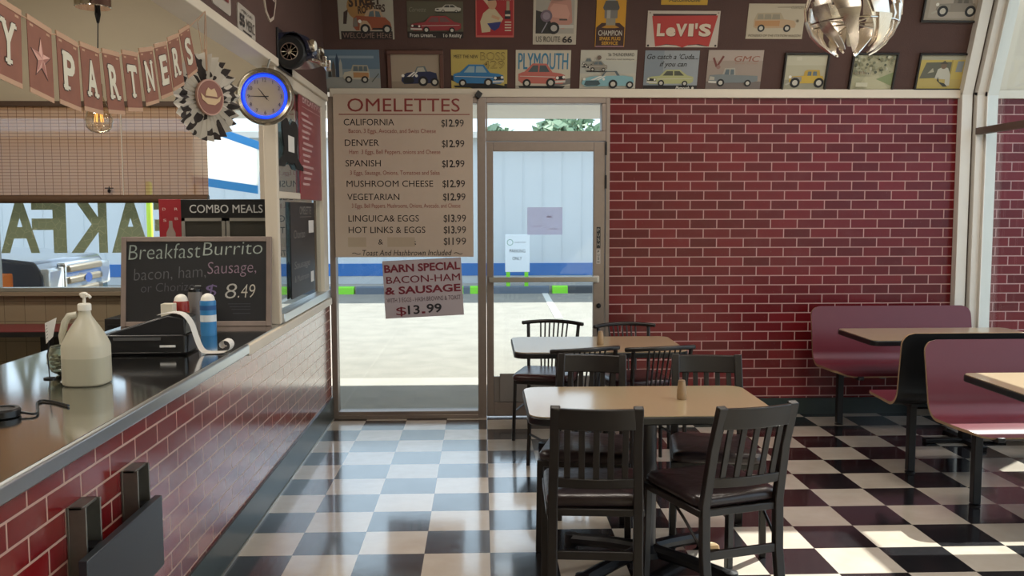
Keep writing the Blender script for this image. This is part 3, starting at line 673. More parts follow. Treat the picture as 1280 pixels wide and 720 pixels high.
def shaker(px, py, label):
    v = onz(px, py, 0.75); t = thing('salt_shaker', label, 'shaker', (v.x, v.y, 0.75), 0, 'shakers on the dining tables')
    MB(mat('beige_ceramic', '9c8263', 0.4)).lathe([(0.019, 0.75), (0.022, 0.755), (0.021, 0.79), (0.016, 0.825), (0.0155, 0.83)], (v.x, v.y, 0), 20).build('body', t)
    MB(mat('beige_cap', '8b7258', 0.4)).lathe([(0.0155, 0.83), (0.014, 0.836), (0.0, 0.838)], (v.x, v.y, 0), 20).build('cap', t)
shaker(852, 499, 'beige shaker on the near tan table'); shaker(750.5, 431, 'beige shaker on the far tan table')
v = onz(886, 686, 0); nb = MB(mat('tan_napkin', 'b99a72', 0.8)); F = Frame((v.x, v.y, 0.0), (1, 0.15, 0), (-0.15, 1, 0))
secs = [[F.p(u*s_, w_*s_, z+0.006*math.sin(u*90+w_*40)) for u, w_ in rrect(-0.045, 0.045, -0.03, 0.03, 0.012)] for z, s_ in ((0.004, 1), (0.02, 0.95), (0.028, 0.7), (0.03, 0.3))]
nb.loft(secs); solo(nb, 'crumpled_napkin', 'small tan crumpled napkin on the floor under the front right chair', 'napkin')

# ================================================================== COUNTER THINGS
CT = 0.94
def sqsec(cx, cy, z, hx, hy, r): return [Vector((cx+u, cy+w_, z)) for u, w_ in rrect(-hx, hx, -hy, hy, min(r, hx*0.98, hy*0.98), 5)]
JX, JY = -1.515, -0.70
M_JUG = mat('translucent_jug_plastic', 'bdb8a6', 0.4); M_PUMP = mat('white_pump_plastic', 'e4e0d6', 0.4)
M_JUG.node_tree.nodes['Principled BSDF'].inputs['Subsurface Weight'].default_value = 0.35; M_JUG.node_tree.nodes['Principled BSDF'].inputs['Subsurface Radius'].default_value = (0.05, 0.05, 0.04)
t = thing('pump_jug', 'cloudy white plastic gallon jug with a pump on the counter', 'jug', (JX, JY, CT))
def jsec(z, h, r): return sqsec(JX, JY, CT+z, h, h, r)
MB(mat('cloudy_liquid', 'a8a491', 0.4)).loft([jsec(*q) for q in ((0.0, 0.068, 0.05), (0.006, 0.077, 0.055), (0.012, 0.079, 0.055), (0.105, 0.079, 0.055))]).build('liquid', t, angle=60)
MB(M_JUG).loft([jsec(*q) for q in ((0.105, 0.079, 0.055), (0.145, 0.079, 0.055), (0.155, 0.077, 0.055), (0.17, 0.073, 0.06), (0.195, 0.062, 0.055), (0.22, 0.048, 0.045), (0.242, 0.034, 0.034), (0.258, 0.024, 0.024), (0.27, 0.021, 0.021), (0.285, 0.021, 0.021))]).build('bottle', t, angle=60)
MB(M_JUG).tube([(JX-0.025, JY-0.01, CT+0.262), (JX-0.052, JY-0.015, CT+0.258), (JX-0.066, JY-0.018, CT+0.235), (JX-0.078, JY-0.02, CT+0.185), (JX-0.074, JY-0.02, CT+0.155)], 0.013, 10).build('handle', t)
MB(M_PUMP).lathe([(0.024, CT+0.278), (0.024, CT+0.30), (0.02, CT+0.304), (0.008, CT+0.304)], (JX, JY, 0), 20).build('cap', t)
pm = MB(M_PUMP).lathe([(0.006, CT+0.30), (0.006, CT+0.325), (0.012, CT+0.327), (0.013, CT+0.342), (0.008, CT+0.346), (0, CT+0.346)], (JX, JY, 0), 14)
pm.tube([(JX-0.018, JY+0.01, CT+0.337), (JX, JY, CT+0.337), (JX+0.022, JY-0.012, CT+0.335), (JX+0.03, JY-0.016, CT+0.327)], 0.0055, 8); pm.build('pump', t)

v = onz(78, 470, CT); bx_, by_ = v.x, v.y+0.04
t = thing('glass_bowl', 'round glass bowl of wrapped mints behind the pump jug', 'bowl', (bx_, by_, CT))
MB(mat('jar_glass', 'c9cdbd', 0.05, trans=0.9)).lathe([(0.03, CT), (0.055, CT+0.015), (0.072, CT+0.05), (0.07, CT+0.085), (0.058, CT+0.11), (0.056, CT+0.115), (0.052, CT+0.11), (0.064, CT+0.083), (0.066, CT+0.05), (0.05, CT+0.02), (0, CT+0.01)], (bx_, by_, 0), 24).build('bowl', t)
mm = MB(mat('green_mints', '6d7258', 0.5)); rr = random.Random(3)
for i in range(60):
    a = rr.uniform(0, 6.28); q = 0.055*math.sqrt(rr.random()); z = CT+0.03+0.05*rr.random(); q *= min(1, (z-CT)/0.05)
    mm.lathe([(0, z-0.007), (0.011, z-0.004), (0.011, z+0.004), (0, z+0.007)], (bx_+q*math.cos(a), by_+q*math.sin(a), 0), 7, (None, mat('pale_mints', 'a3a38c', 0.5), mat('dark_mints', '3e4436', 0.5))[i % 3])
o = mm.build('mints', t); o['kind'] = 'stuff'
sv = ony(61, 447, by_-0.10)
t = thing('card_holder', 'small white card on a wire stand beside the glass bowl', 'card', (sv.x, by_-0.10, CT))
MB(M_BLACKM).tube([(sv.x, by_-0.10, CT+0.004), (sv.x-0.004, by_-0.10, CT+0.09), (sv.x+0.004, by_-0.10, CT+0.15)], 0.0025, 6).lathe([(0.022, CT), (0.022, CT+0.005), (0, CT+0.006)], (sv.x, by_-0.10, 0), 14).build('stand', t)
A = [ony(x, y, by_-0.10+dy) for x, y, dy in ((56, 404, 0), (70.5, 397, 0.02), (66, 421, 0.02), (57.5, 430, 0))]
Fc = Frame(A[3], A[2]-A[3], A[0]-A[3])
cm_ = MB(M_PAPER).add(A+[p+Vector((0, 0.002, 0)) for p in A], [(0, 1, 2, 3), (7, 6, 5, 4), (0, 4, 5, 1), (1, 5, 6, 2), (2, 6, 7, 3), (3, 7, 4, 0)])
cm_.build('card', t)
rr = random.Random(5); wl_ = (A[2]-A[3]).length
lm = MB(ink('6a6a6a'))
for i in range(5): lm.rect(Fc, wl_*0.15, wl_*rr.uniform(0.6, 0.85), 0.015+i*0.012, 0.018+i*0.012, 0.0)
lm.v = [p-Vector((0, 0.0015, 0)) for p in lm.v]; lm.build('lettering', t)

v = onz(2, 521, CT); t = thing('pager_puck', 'round black pager puck at the left end of the counter', 'pager', (v.x, v.y, CT))
MB(M_BLACKP).lathe([(0.05, CT), (0.056, CT+0.004), (0.056, CT+0.022), (0.05, CT+0.028), (0.04, CT+0.028), (0.038, CT+0.024), (0, CT+0.024)], (v.x, v.y, 0), 32).build('puck', t)
e = onz(62, 503, CT); e2 = onz(78, 509, CT)
MB(M_BLACKP).tube(smooth([(v.x+0.054, v.y+0.01, CT+0.012), (v.x+0.10, v.y+0.02, CT+0.006), (e.x-0.03, e.y-0.02, CT+0.005), (e.x, e.y, CT+0.005), (e2.x+0.02, e2.y, CT+0.005)]), 0.0045, 8).build('cord', t)

# receipt printer
PF = Frame((-1.745, -0.02, CT), (1, 0.02, 0), (-0.02, 1, 0), (0, 0, 1))
t = thing('receipt_printer', 'black receipt printer with slanted lid on the counter', 'printer', (-1.55, 0.1, CT))
b = MB(mat('printer_black', '151518', 0.3)); secs = [[PF.p(u, w_, z) for u, w_ in rrect(0.0+i_, 0.385-i_, 0.0+i_, 0.20-i_, 0.02)] for z, i_ in ((0.0, 0.012), (0.012, 0.0), (0.085, 0.0), (0.092, 0.004))]; b.loft(secs)
b.build('base', t, 0.002)
SP_ = Frame(PF.p(0, 0, 0), PF.U, PF.N, -PF.V)       # side profile plane, extruded toward +V
b = MB(mat('printer_lid', '1b1b1f', 0.35)); b.prism(SP_, [(0.03, 0.088), (0.375, 0.088), (0.375, 0.165), (0.30, 0.18), (0.045, 0.10)], -0.195, -0.01); b.build('lid', t, 0.006)
Fp = Frame(PF.p(0, -0.001, 0), PF.U, (0, 0, 1), -PF.V)
MB(mat('printer_strip', '4b4b4d', 0.3)).rect(Fp, 0.06, 0.27, 0.068, 0.082, 0.001).build('front_strip', t)
MB(ink('c9c9c9')).fbox(Fp, 0.265, 0.335, 0.036, 0.046, 0, 0.004).build('button', t, 0.001)
pr = [(0.25, 0.180), (0.31, 0.19), (0.36, 0.18), (0.392, 0.14), (0.41, 0.085), (0.425, 0.04), (0.44, 0.015), (0.46, 0.006), (0.50, 0.004), (0.545, 0.008), (0.565, 0.02), (0.572, 0.04), (0.562, 0.058), (0.54, 0.062), (0.525, 0.05), (0.527, 0.034), (0.54, 0.028)]; pr = [(q.x, q.y) for q in smooth([(a_, b2_, 0) for a_, b2_ in pr], 5)]
pp = MB(M_PAPER); n = len(pr); vs = [PF.p(u, w_, z) for u, z in pr for w_ in (0.01, 0.09)]; pp.add(vs, [(2*i, 2*i+1, 2*i+3, 2*i+2) for i in range(n-1)])
vs = [PF.p(u+0.001, w_, z-0.001) for u, z in pr for w_ in (0.01, 0.09)]; pp.add(vs, [(2*i+2, 2*i+3, 2*i+1, 2*i) for i in range(n-1)])
o = pp.build('receipt_paper', t, angle=80); o['label'] = 'long curl of white receipt paper'
# shakers and cartons behind the printer
def can(px, Y, top, wpx, body, label, name, dome, cat='can'):
    a = ony(px, top, Y); x = a.x; r = wpx/2/FPX*(Y-CP.y); zt = a.z
    t = thing(name, label, cat, (x, Y, CT)); zb = zt-(r*0.85 if dome else 0.02)
    MB(body).lathe([(r*0.95, CT), (r, CT+0.005), (r, zb-0.006), (r*0.93, zb)], (x, Y, 0), 24).build('body', t)
    if dome: MB(M_PUMP).lathe([(r*0.9, zb)] + [(r*0.86*math.cos(R(k)), zb+0.004+r*0.8*math.sin(R(k))) for k in range(0, 91, 15)], (x, Y, 0), 20).build('dome_lid', t)
    else: MB(M_BLACKP).lathe([(r*0.95, zb), (r*0.95, zt-0.004), (r*0.85, zt), (0, zt)], (x, Y, 0), 20).build('lid', t)
    return t, x, r, zb
def stripes(t, x, Y, r, zs, col):
    m = MB(col)
    for a, b in zs: m.lathe([(r*1.003, a), (r*1.003, b)], (x, Y, 0), 24)
    m.build('label_band', t)
t, x, r, zb = can(226, 0.72, 368, 19, mat('red_can', '8c2a24', 0.35), 'red shaker can with white domed lid behind the printer', 'shaker_can', True); stripes(t, x, 0.72, r, [(zb-0.07, zb-0.055)], ink('b9583c'))
t, x, r, zb = can(259.5, 0.66, 367, 19.5, mat('blue_can', '2c76ae', 0.35), 'blue shaker can with white domed lid behind the printer', 'shaker_can', True)
stripes(t, x, 0.66, r, [(zb-0.11, zb-0.075)], ink('c9ced2')); stripes(t, x, 0.66, r, [(zb-0.05, zb-0.025)], ink('1c4f86'))
can(243.5, 0.86, 360, 17, mat('grey_canister', '6a6562', 0.5), 'grey canister with black lid between the red and blue cans', 'canister', False, 'canister')
a, b_ = ony(203, 402, 0.62), ony(217.5, 379.5, 0.62); cb = MB(mat('cream_card', 'cfc8b6', 0.6)); cb.box(a.x, b_.x, 0.60, 0.66, CT, b_.z); solo(cb, 'card_box', 'small cream carton left of the red shaker can', 'carton', None, 0.002)

# ---- chalkboard
CBY = 1.04; t0, t1 = onz(152, 408, CT), onz(339, 407, CT); CBX0, CBX1 = ony(151, 400, CBY).x, ony(339, 400, CBY).x; CBZ = ony(245, 296, CBY+0.06).z
lean_ = math.atan2(0.06, CBZ-CT); CF = Frame((CBX0, CBY, CT), (1, 0, 0), (0, math.sin(lean_), math.cos(lean_)), (0, -math.cos(lean_), math.sin(lean_)))
CW = CBX1-CBX0; CH_ = (CBZ-CT)/math.cos(lean_)
t = thing('chalkboard', 'large framed chalkboard with the breakfast burrito price, standing on the counter', 'chalkboard', ((CBX0+CBX1)/2, CBY, CT))
MB(mat('chalkboard_slate', '151518', 0.55, var=0.3, scale=6)).fbox(CF, 0.02, CW-0.02, 0.02, CH_-0.02, -0.012, 0.004).build('slate', t)
M_FRW = mat('weathered_wood_frame', '7f7068', 0.6, var=0.2, scale=14)
fr = MB(M_FRW); fr.fbox(CF, 0, 0.028, 0, CH_, -0.014, 0.012); fr.fbox(CF, CW-0.028, CW, 0, CH_, -0.014, 0.012); fr.fbox(CF, 0.028, CW-0.028, 0, 0.028, -0.014, 0.012); fr.fbox(CF, 0.028, CW-0.028, CH_-0.028, CH_, -0.014, 0.012); fr.build('frame', t, 0.003)
def cb_(px, py): return ((px-151)/188*CW, (408.5-py)/(408.5-296)*CH_)
ch = MB(ink('8f938f'))
def chalk(st, x0, x1, yb, h, m=None, sh=0.15, tilt=0.0):
    u0, vv = cb_(x0, yb); u1, v2 = cb_(x1, yb); ch.text(CF.sub(u0, vv, tilt), st, 0, u1-u0, 0, h/112.5*CH_, 0.006, m, -0.012, sh)
chalk('Breakfast', 160, 250, 325, 19, ink('8c9690'), 0.12, 0.03); chalk('Burrito', 253, 328, 320, 17, ink('9aa39c'), 0.12, 0.03)
chalk('bacon, ham,', 167, 257, 351, 15, ink('55555a'), 0.1, 0.05); chalk('Sausage,', 259, 320, 343, 15, ink('8a7383'), 0.1, 0.03)
chalk('or Chorizo', 176, 243, 366, 11, ink('4c4a52'), 0.1, 0.04); chalk('-', 243, 251, 362, 13, ink('8a8a8a')); chalk('$', 255, 271, 371, 15, ink('6a5b80')); chalk('8', 281, 296, 374, 19, ink('a9a6a0')); chalk('.49', 297, 319, 373, 17, ink('b9b2a6'))
for i, yy in enumerate((381, 384.5, 388, 393)): a, v_ = cb_(285+i*2, yy); b2, _ = cb_(313, yy); ch.rect(CF, a, b2, v_, v_+0.003, 0.006, ink('3d3e48'))
ch.build('lettering', t)

# ---- combo meals stand
Y = 1.42; a, b_ = ony(227, 300, Y), ony(337, 249, Y); FM = wallF(a.x, Y, CT); W_ = b_.x-a.x; H_ = b_.z-CT; k = lambda py: ony(280, py, Y).z-CT
t = thing('menu_stand', 'tall black combo meals menu stand behind the chalkboard', 'sign', ((a.x+b_.x)/2, Y, CT))
MB(M_BLACKP).fbox(FM, 0, W_, 0, H_, -0.03, 0.0).build('board', t, 0.003)
MB(ink('b8b6b4')).text(FM, 'COMBO MEALS', W_*0.10, W_*0.92, k(266), k(256)-k(266), 0.002, None, 0.015).build('lettering', t)
for x0, x1 in ((0.0, 0.5), (0.5, 0.99)):
    fr = MB(mat('silver_frame', '8f8a82', 0.4, 0.3)); U0, U1, V0, V1 = W_*x0+0.005, W_*x1-0.002, 0.20, k(272.5)
    fr.fbox(FM, U0, U0+0.02, V0, V1, 0, 0.008); fr.fbox(FM, U1-0.02, U1, V0, V1, 0, 0.008); fr.fbox(FM, U0, U1, V1-0.018, V1, 0, 0.008); fr.fbox(FM, U0, U1, V0, V0+0.018, 0, 0.008); p = fr.build('menu_frame', t)
    MB(mat('dim_menu_panel', '3a3833', 0.2)).rect(FM, U0+0.02, U1-0.02, V0+0.018, V1-0.018, 0.002).build('panel', p)
a, b_ = ony(199.5, 296, 1.62), ony(227, 249, 1.62); FM2 = wallF(a.x, 1.62, CT); W_ = b_.x-a.x; H_ = b_.z-CT; k = lambda py: ony(213, py, 1.62).z-CT
t = thing('bottle_sign', 'narrow red sign with a pale bottle, left of the combo meals stand', 'sign', ((a.x+b_.x)/2, 1.62, CT))
MB(mat('sign_red', '8c2029', 0.4)).fbox(FM2, 0, W_, 0, H_, -0.012, 0).build('panel', t, 0.002)
m = MB(ink('c9a9a4')); c_ = W_*0.5
m.poly(FM2, [(c_-0.028, k(330)), (c_+0.028, k(330)), (c_+0.028, k(291)), (c_+0.012, k(284)), (c_+0.010, k(276)), (c_-0.010, k(276)), (c_-0.012, k(284)), (c_-0.028, k(291))], 0.001, ink('8d7c74'))
for ch_, u, py in (('D', 0.16, 263), ('R', 0.68, 263), ('S', 0.18, 277), ('B', 0.68, 275)): m.text(FM2, ch_, W_*u, W_*(u+0.14), k(py), 0.016, 0.001)
m.build('lettering', t)

# ---- things on the partition glass
def XF(X): return Frame((X, 0, 0), (0, 1, 0), (0, 0, 1), (1, 0, 0))
GF = XF(-1.200)
def gq(px, py, X=-1.20): q = onx(px, py, X); return q.y, q.z
u0, z1 = gq(372.5, 99); u1, _ = gq(406, 150); z0 = gq(374, 249)[1]; z1 = 2.41
t = thing('breakfast_menu', 'tall red breakfast menu board hung on the partition glass', 'menu', (-1.20, (u0+u1)/2, z0))
MB(mat('menu_red', '8a3740', 0.35)).fbox(GF, u0, u1, z0, z1, -0.004, 0.004).build('panel', t, 0.001)
m = MB(ink('c39c9a')); m.text(GF, 'BREAKFAST', u0+0.10, u1-0.14, z1-0.12, 0.055, 0.006, None, 0.02); m.rect(GF, u0+0.08, u1-0.12, z1-0.15, z1-0.145, 0.006)
ln_ = ['OMELETTE', 'EGGS ANY STYLE', 'BISCUIT', 'BISCUIT & GRAVY', 'FRENCH TOAST', 'HAM & EGGS', 'BACON & EGGS', 'PANCAKES']
for i in range(13):
    zz = z1-0.20-i*0.038; m.rect(GF, u0+0.06+0.02*(i % 3), u0+0.30+0.05*((i*7) % 4), zz, zz+0.016, 0.006); m.rect(GF, u1-0.16, u1-0.10, zz, zz+0.016, 0.006)
m.build('lettering', t)
q = gq(360, 180); BF = XF(-1.195)
bo = MB(M_BLACKP); half = [(0.01, 0.19), (0.05, 0.235), (0.10, 0.235), (0.135, 0.20), (0.14, 0.15), (0.11, 0.0), (0.13, -0.07), (0.20, -0.12), (0.235, -0.125), (0.235, -0.165), (0.12, -0.16), (0.06, -0.11), (0.03, -0.13), (0.0, -0.12)]
out = half + [(-u, v_) for u, v_ in half[::-1][1:]]
uc = (gq(344, 180)[0]+gq(377, 180)[0])/2; us = (gq(377, 180)[0]-gq(344, 180)[0])/0.47; zc = gq(360, 185)[1]; zs = (gq(360, 151)[1]-gq(360, 212)[1])/0.40
t = thing('boots_cutout', 'black cowboy boots cut-out hung on the partition glass', 'decoration', (-1.195, uc, zc-0.165*zs))
F = BF.sub(uc, zc)
MB(mat('boots_black', '0d0c0c', 0.7)).prism(F, [(u*us, v_*zs) for u, v_ in out], -0.004, 0.004).build('boots', t)
MB(M_PAPER).rect(F, -0.05*us, 0.06*us, -0.03*zs, 0.10*zs, 0.006).build('sticker', t)
MB(ink('b9b2a4')).tube([F.p(0.09*us, 0.23*zs), F.p(0.09*us, 0.33*zs)], 0.002, 5).build('cord', t)
u0, u1 = gq(363, 300)[0], gq(392.5, 300)[0]; z1, z0 = gq(378, 253)[1], gq(378, 368)[1]
t = thing('omelette_chalkboard', 'tall black chalk sign hung low on the partition glass', 'chalkboard', (-1.20, (u0+u1)/2, z0))
MB(mat('chalk_sign_black', '232226', 0.5)).fbox(GF, u0, u1, z0, z1, -0.004, 0.004).build('panel', t, 0.001)
m = MB(ink('8a8580')); W_ = u1-u0; H_ = z1-z0
m.text(GF, 'OMELETTE', u0+W_*0.35, u0+W_*0.85, z1-H_*0.13, 0.05, 0.006, None, 0, 0.1); m.rect(GF, u0+W_*0.35, u0+W_*0.85, z1-H_*0.16, z1-H_*0.155, 0.006); m.text(GF, 'Chorizo', u0+W_*0.1, u0+W_*0.55, z1-H_*0.38, 0.05, 0.006, None, -0.01, 0.1)
m.text(GF, 'Sausage', u0+W_*0.1, u0+W_*0.75, z1-H_*0.70, 0.045, 0.006, None, -0.01, 0.1); m.text(GF, '& Mushroom', u0+W_*0.1, u0+W_*0.7, z1-H_*0.84, 0.04, 0.006, None, -0.01, 0.1)
m.rect(GF, u0+W_*0.72, u0+W_*0.95, z1-H_*0.34, z1-H_*0.2, 0.006, M_PAPER); m.rect(GF, u0+W_*0.78, u0+W_*0.92, z1-H_*0.90, z1-H_*0.78, 0.006, M_PAPER)
m.build('lettering', t)

# ---- folded-down shelf on the counter face
a, b_, c_ = onx(109, 695, -1.085), onx(203, 624, -1.085), onx(202, 712, -1.085); zt = (a.z+b_.z)/2
t = thing('folding_shelf', 'dark grey drop-leaf shelf folded down against the brick counter', 'shelf', (-1.12, (a.y+b_.y)/2, 0.40))
MB(mat('slate_laminate', '2c3137', 0.35)).box(-1.11, -1.085, a.y, b_.y, zt-0.235, zt).build('leaf', t, 0.003)
for pa, pb in (((100, 635), (123, 700)), ((166, 589), (186, 640))):
    y0_, z1_ = onx(pa[0], pa[1]+1, -1.14).y, onx(pa[0], pa[1], -1.14).z; y1_ = y0_+0.105
    m = MB(mat('worn_steel_bracket', '77756f', 0.4, 0.7, var=0.2, scale=30)); z0_ = zt-0.17
    m.box(XL, -1.172, y0_, y1_, z0_, z1_); m.box(-1.172, -1.125, y0_, y0_+0.008, z0_, z1_); m.box(-1.172, -1.125, y1_-0.008, y1_, z0_, z1_); m.box(-1.172, -1.135, y0_, y1_, z1_-0.008, z1_)
    br = m.build('bracket', t, 0.0015)
    MB(M_BLACKM).box(-1.165, -1.115, y0_+0.025, y1_-0.025, z0_-0.02, z1_-0.12).tube([(-1.125, (y0_+y1_)/2, z1_-0.2), (-1.111, (y0_+y1_)/2, z1_-0.2)], 0.012, 10).build('arm', br, 0.002)

# ---- kitchen-side red table and dark bench against the tiled wall
a, b_ = ony(-60, 415, 2.40), ony(82, 415, 2.40)
t = thing('red_table', 'red laminate table under the tiled kitchen wall', 'table', ((a.x+b_.x)/2, 2.55, 0))
tz = a.z; MB(M_RED).prism(GND, rrect(a.x-0.5, b_.x, 2.40, WY-0.01, 0.04), tz-0.004, tz+0.0).build('tabletop', t); MB(M_BLACKP).prism(GND, rrect(a.x-0.5, b_.x+0.004, 2.396, WY-0.006, 0.04), tz-0.04, tz-0.004).build('edge_band', t)
MB(M_BLACKM).box(b_.x-0.25, b_.x-0.15, 2.55, 2.65, 0, tz-0.04).box(b_.x-0.45, b_.x+0.05, 2.57, 2.63, 0, 0.04).build('leg', t)
a, b_ = ony(85, 399, 2.35), ony(205, 399, 2.35)
m = MB(mat('dark_cabinet', '1b1919', 0.5)); m.box(a.x+0.25, b_.x+0.1, 2.35, WY-0.01, 0, a.z)
t = thing('low_cabinet', 'low black cabinet between the red table and the chalkboard', 'cabinet', ((a.x+b_.x)/2, 2.6, 0)); m.build('body', t, 0.004)
MB(M_BLACKP).box(a.x+0.27, b_.x+0.08, 2.335, 2.35, 0.08, a.z-0.04).build('door', t, 0.004)

# ---- bamboo blind
M_BAM = mat('bamboo_blind', 'a5794f', 0.7); nt = M_BAM.node_tree; bs = nt.nodes['Principled BSDF']
tcb = nt.nodes['Texture Coordinate'] if 'Texture Coordinate' in nt.nodes else nt.nodes.new('ShaderNodeTexCoord')
spb = nt.nodes.new('ShaderNodeSeparateXYZ'); nt.links.new(tcb.outputs['Object'], spb.inputs[0])
sl_ = mathn(nt, 'LESS_THAN', mathn(nt, 'FRACT', mathn(nt, 'MULTIPLY', spb.outputs['Z'], 42)), 0.16); th_ = mathn(nt, 'LESS_THAN', mathn(nt, 'FRACT', mathn(nt, 'MULTIPLY', mathn(nt, 'ADD', spb.outputs['X'], 20.0), 16.5)), 0.07)
mxb = nt.nodes.new('ShaderNodeMix'); mxb.data_type = 'RGBA'; mxb.inputs['A'].default_value = lin('d3ab86'); mxb.inputs['B'].default_value = lin('8a6043'); nt.links.new(mathn(nt, 'MAXIMUM', sl_, th_), mxb.inputs['Factor'])
tr_ = nt.nodes.new('ShaderNodeBsdfTranslucent'); ms_ = nt.nodes.new('ShaderNodeMixShader'); ms_.inputs[0].default_value = 0.5
nt.links.new(mxb.outputs['Result'], bs.inputs['Base Color']); nt.links.new(mxb.outputs['Result'], tr_.inputs[0])
tp_ = nt.nodes.new('ShaderNodeBsdfTransparent'); m2_ = nt.nodes.new('ShaderNodeMixShader'); m2_.inputs[0].default_value = 0.30
nt.links.new(bs.outputs[0], ms_.inputs[1]); nt.links.new(tr_.outputs[0], ms_.inputs[2]); nt.links.new(ms_.outputs[0], m2_.inputs[1]); nt.links.new(tp_.outputs[0], m2_.inputs[2])
nt.links.new(m2_.outputs[0], nt.nodes['Material Output'].inputs['Surface'])
bx1 = ony(259.5, 200, WY-0.10).x; bz1 = ony(130, 133, WY-0.1).z; bz0 = ony(130, 244, WY-0.1).z
t = thing('bamboo_blind', 'tan bamboo roll-up blind half covering the kitchen window', 'blind', (-3.0, WY-0.10, bz0-0.05))
MB(M_BAM).box(-4.4, bx1, WY-0.102, WY-0.099, bz0, bz1).build('slat_sheet', t)
MB(mat('blind_headrail', '4a3526', 0.6)).box(-4.4, bx1, WY-0.13, WY-0.08, bz1, bz1+0.035).build('headrail', t)
MB(mat('blind_roll', '553c28', 0.7, var=0.2, scale=30)).tube([(-4.4, WY-0.105, bz0-0.028), (bx1, WY-0.105, bz0-0.028)], 0.03, 14).build('bottom_roll', t)
vx = ony(152, 200, WY-0.12).x; MB(ink('d8cfc0')).tube([(vx, WY-0.108, bz1), (vx, WY-0.108, bz0)], 0.004, 6).build('pull_cord', t)
v = ony(136.5, 238, WY-0.125); MB(M_BLACKM).lathe([(0, v.z-0.02), (0.012, v.z-0.014), (0.012, v.z+0.004), (0.003, v.z+0.01), (0.003, v.z+0.03)], (v.x, v.y, 0), 10).box(v.x-0.03, v.x+0.03, v.y-0.004, v.y+0.004, v.z+0.014, v.z+0.02).build('cleat', t)
# ---- mirrored window letters
M_DEC = mat('olive_map_decal', '7d8268', 0.6); nt = M_DEC.node_tree; vo = nt.nodes.new('ShaderNodeTexVoronoi'); vo.feature = 'DISTANCE_TO_EDGE'; vo.inputs['Scale'].default_value = 17
nt.links.new(nt.nodes['Texture Coordinate'].outputs['Object'], vo.inputs['Vector'])
mxd = nt.nodes.new('ShaderNodeMix'); mxd.data_type = 'RGBA'; mxd.inputs['A'].default_value = lin('8d9374'); mxd.inputs['B'].default_value = lin('a9a888'); nt.links.new(mathn(nt, 'LESS_THAN', vo.outputs['Distance'], 0.018), mxd.inputs['Factor']); nt.links.new(mxd.outputs['Result'], nt.nodes['Principled BSDF'].inputs['Base Color'])
tl_ = nt.nodes.new('ShaderNodeBsdfTranslucent'); msd = nt.nodes.new('ShaderNodeMixShader'); msd.inputs[0].default_value = 0.5; nt.links.new(mxd.outputs['Result'], tl_.inputs[0])
nt.links.new(nt.nodes['Principled BSDF'].outputs[0], msd.inputs[1]); nt.links.new(tl_.outputs[0], msd.inputs[2]); nt.links.new(msd.outputs[0], nt.nodes['Material Output'].inputs['Surface'])
DY = WY+0.016; dz0 = ony(90, 313, DY).z; dh = ony(90, 251, DY).z-dz0; DFm = wallF(0, DY, dz0); xx_ = lambda px: ony(px, 285, DY).x
m = MB(M_DEC)
for ch_, a, b2 in (('A', 0, 49), ('F', 40, 83), ('K', 88, 134), ('A', 139, 187), ('E', 192, 230)):
    m.text(DFm, ch_, xx_(a), xx_(b2), 0, dh, 0.0, None, 0.035, 0, True)
solo(m, 'window_lettering', 'big olive breakfast letters on the kitchen window, seen reversed from inside', 'lettering')

# ================================================================== WINDOW SIGNS
SY = WY-0.085
a, b_ = ony(416, 117.5, SY), ony(592, 321, SY); OF = wallF(a.x, SY, b_.z); OW = b_.x-a.x; OH = a.z-b_.z
t = thing('omelettes_sign', 'large tan omelettes menu sign hung over the shop window', 'sign', ((a.x+b_.x)/2, SY, b_.z))
M_SIGN = mat('sign_tan', 'b3a08f', 0.55)
MB(M_SIGN).fbox(OF, 0, OW, 0, OH, -0.008, 0).build('panel', t, 0.001)
def o_(px, py): return ((px-416)/176*OW, (321-py)/203.5*OH)
mr, mk, ms = MB(ink('7b2622')), MB(ink('2a2220')), MB(ink('8a4a42'))
def ot(mb, st, x0, x1, yb, h, bold=0.0, shear=0.0): u0, v_ = o_(x0, yb); u1, _ = o_(x1, yb); mb.text(OF, st, u0, u1, v_, h/203.5*OH, 0.0015, None, bold, shear)
ot(mr, 'OMELETTES', 434, 575.5, 139, 16, 0.0); u0, v_ = o_(423, 143); u1, _ = o_(588, 143); mr.rect(OF, u0, u1, v_, v_+0.006, 0.0015)
for st, x0, x1, y in (('CALIFORNIA', 429, 492.5, 156), ('DENVER', 430, 473, 181.5), ('SPANISH', 430.5, 475, 207), ('MUSHROOM CHEESE', 431.5, 541, 232.5), ('VEGETARIAN', 432, 498, 249), ('LINGUICA& EGGS', 433, 522.5, 276), ('HOT LINKS & EGGS', 433, 530.5, 290.5)):
    ot(mk, st, x0, x1, y, 7.8)
for st, x0, x1, y in (('Bacon, 3 Eggs, Avocado, and Swiss Cheese', 435, 545, 165.5), ('Ham  3 Eggs, Bell Peppers, onions and Cheese', 435.5, 550.5, 191.5), ('3 Eggs, Sausage, Onions, Tomatoes and Salsa', 436, 549.5, 217.5), ('3 Eggs, Bell Peppers, Mushrooms, Onions, Avocado, and Cheese', 437.5, 575.5, 258.8)):
    ot(ms, st, x0, x1, y, 5.2)
for y, x0, big, sm in ((157.5, 552, '12.9', '9'), (183, 552.5, '12.9', '9'), (208, 552.5, '12.9', '9'), (233, 553, '12.9', '9'), (249.5, 553.5, '12.9', '9'), (276.5, 554, '13.', '99'), (291, 554, '13.', '99'), (305.5, 554, '11', '99')):
    ot(mk, '$', x0, x0+4.8, y, 8.6); e_ = x0+22.5 if sm == '9' else x0+16.5 if '.' in big else x0+12.5
    ot(mk, big, x0+5.8, e_, y, 8.6, 0.025); ot(mk, sm, (e_ if big != '11' else x0+15)+0.6, x0+28.5, y, 8.6)
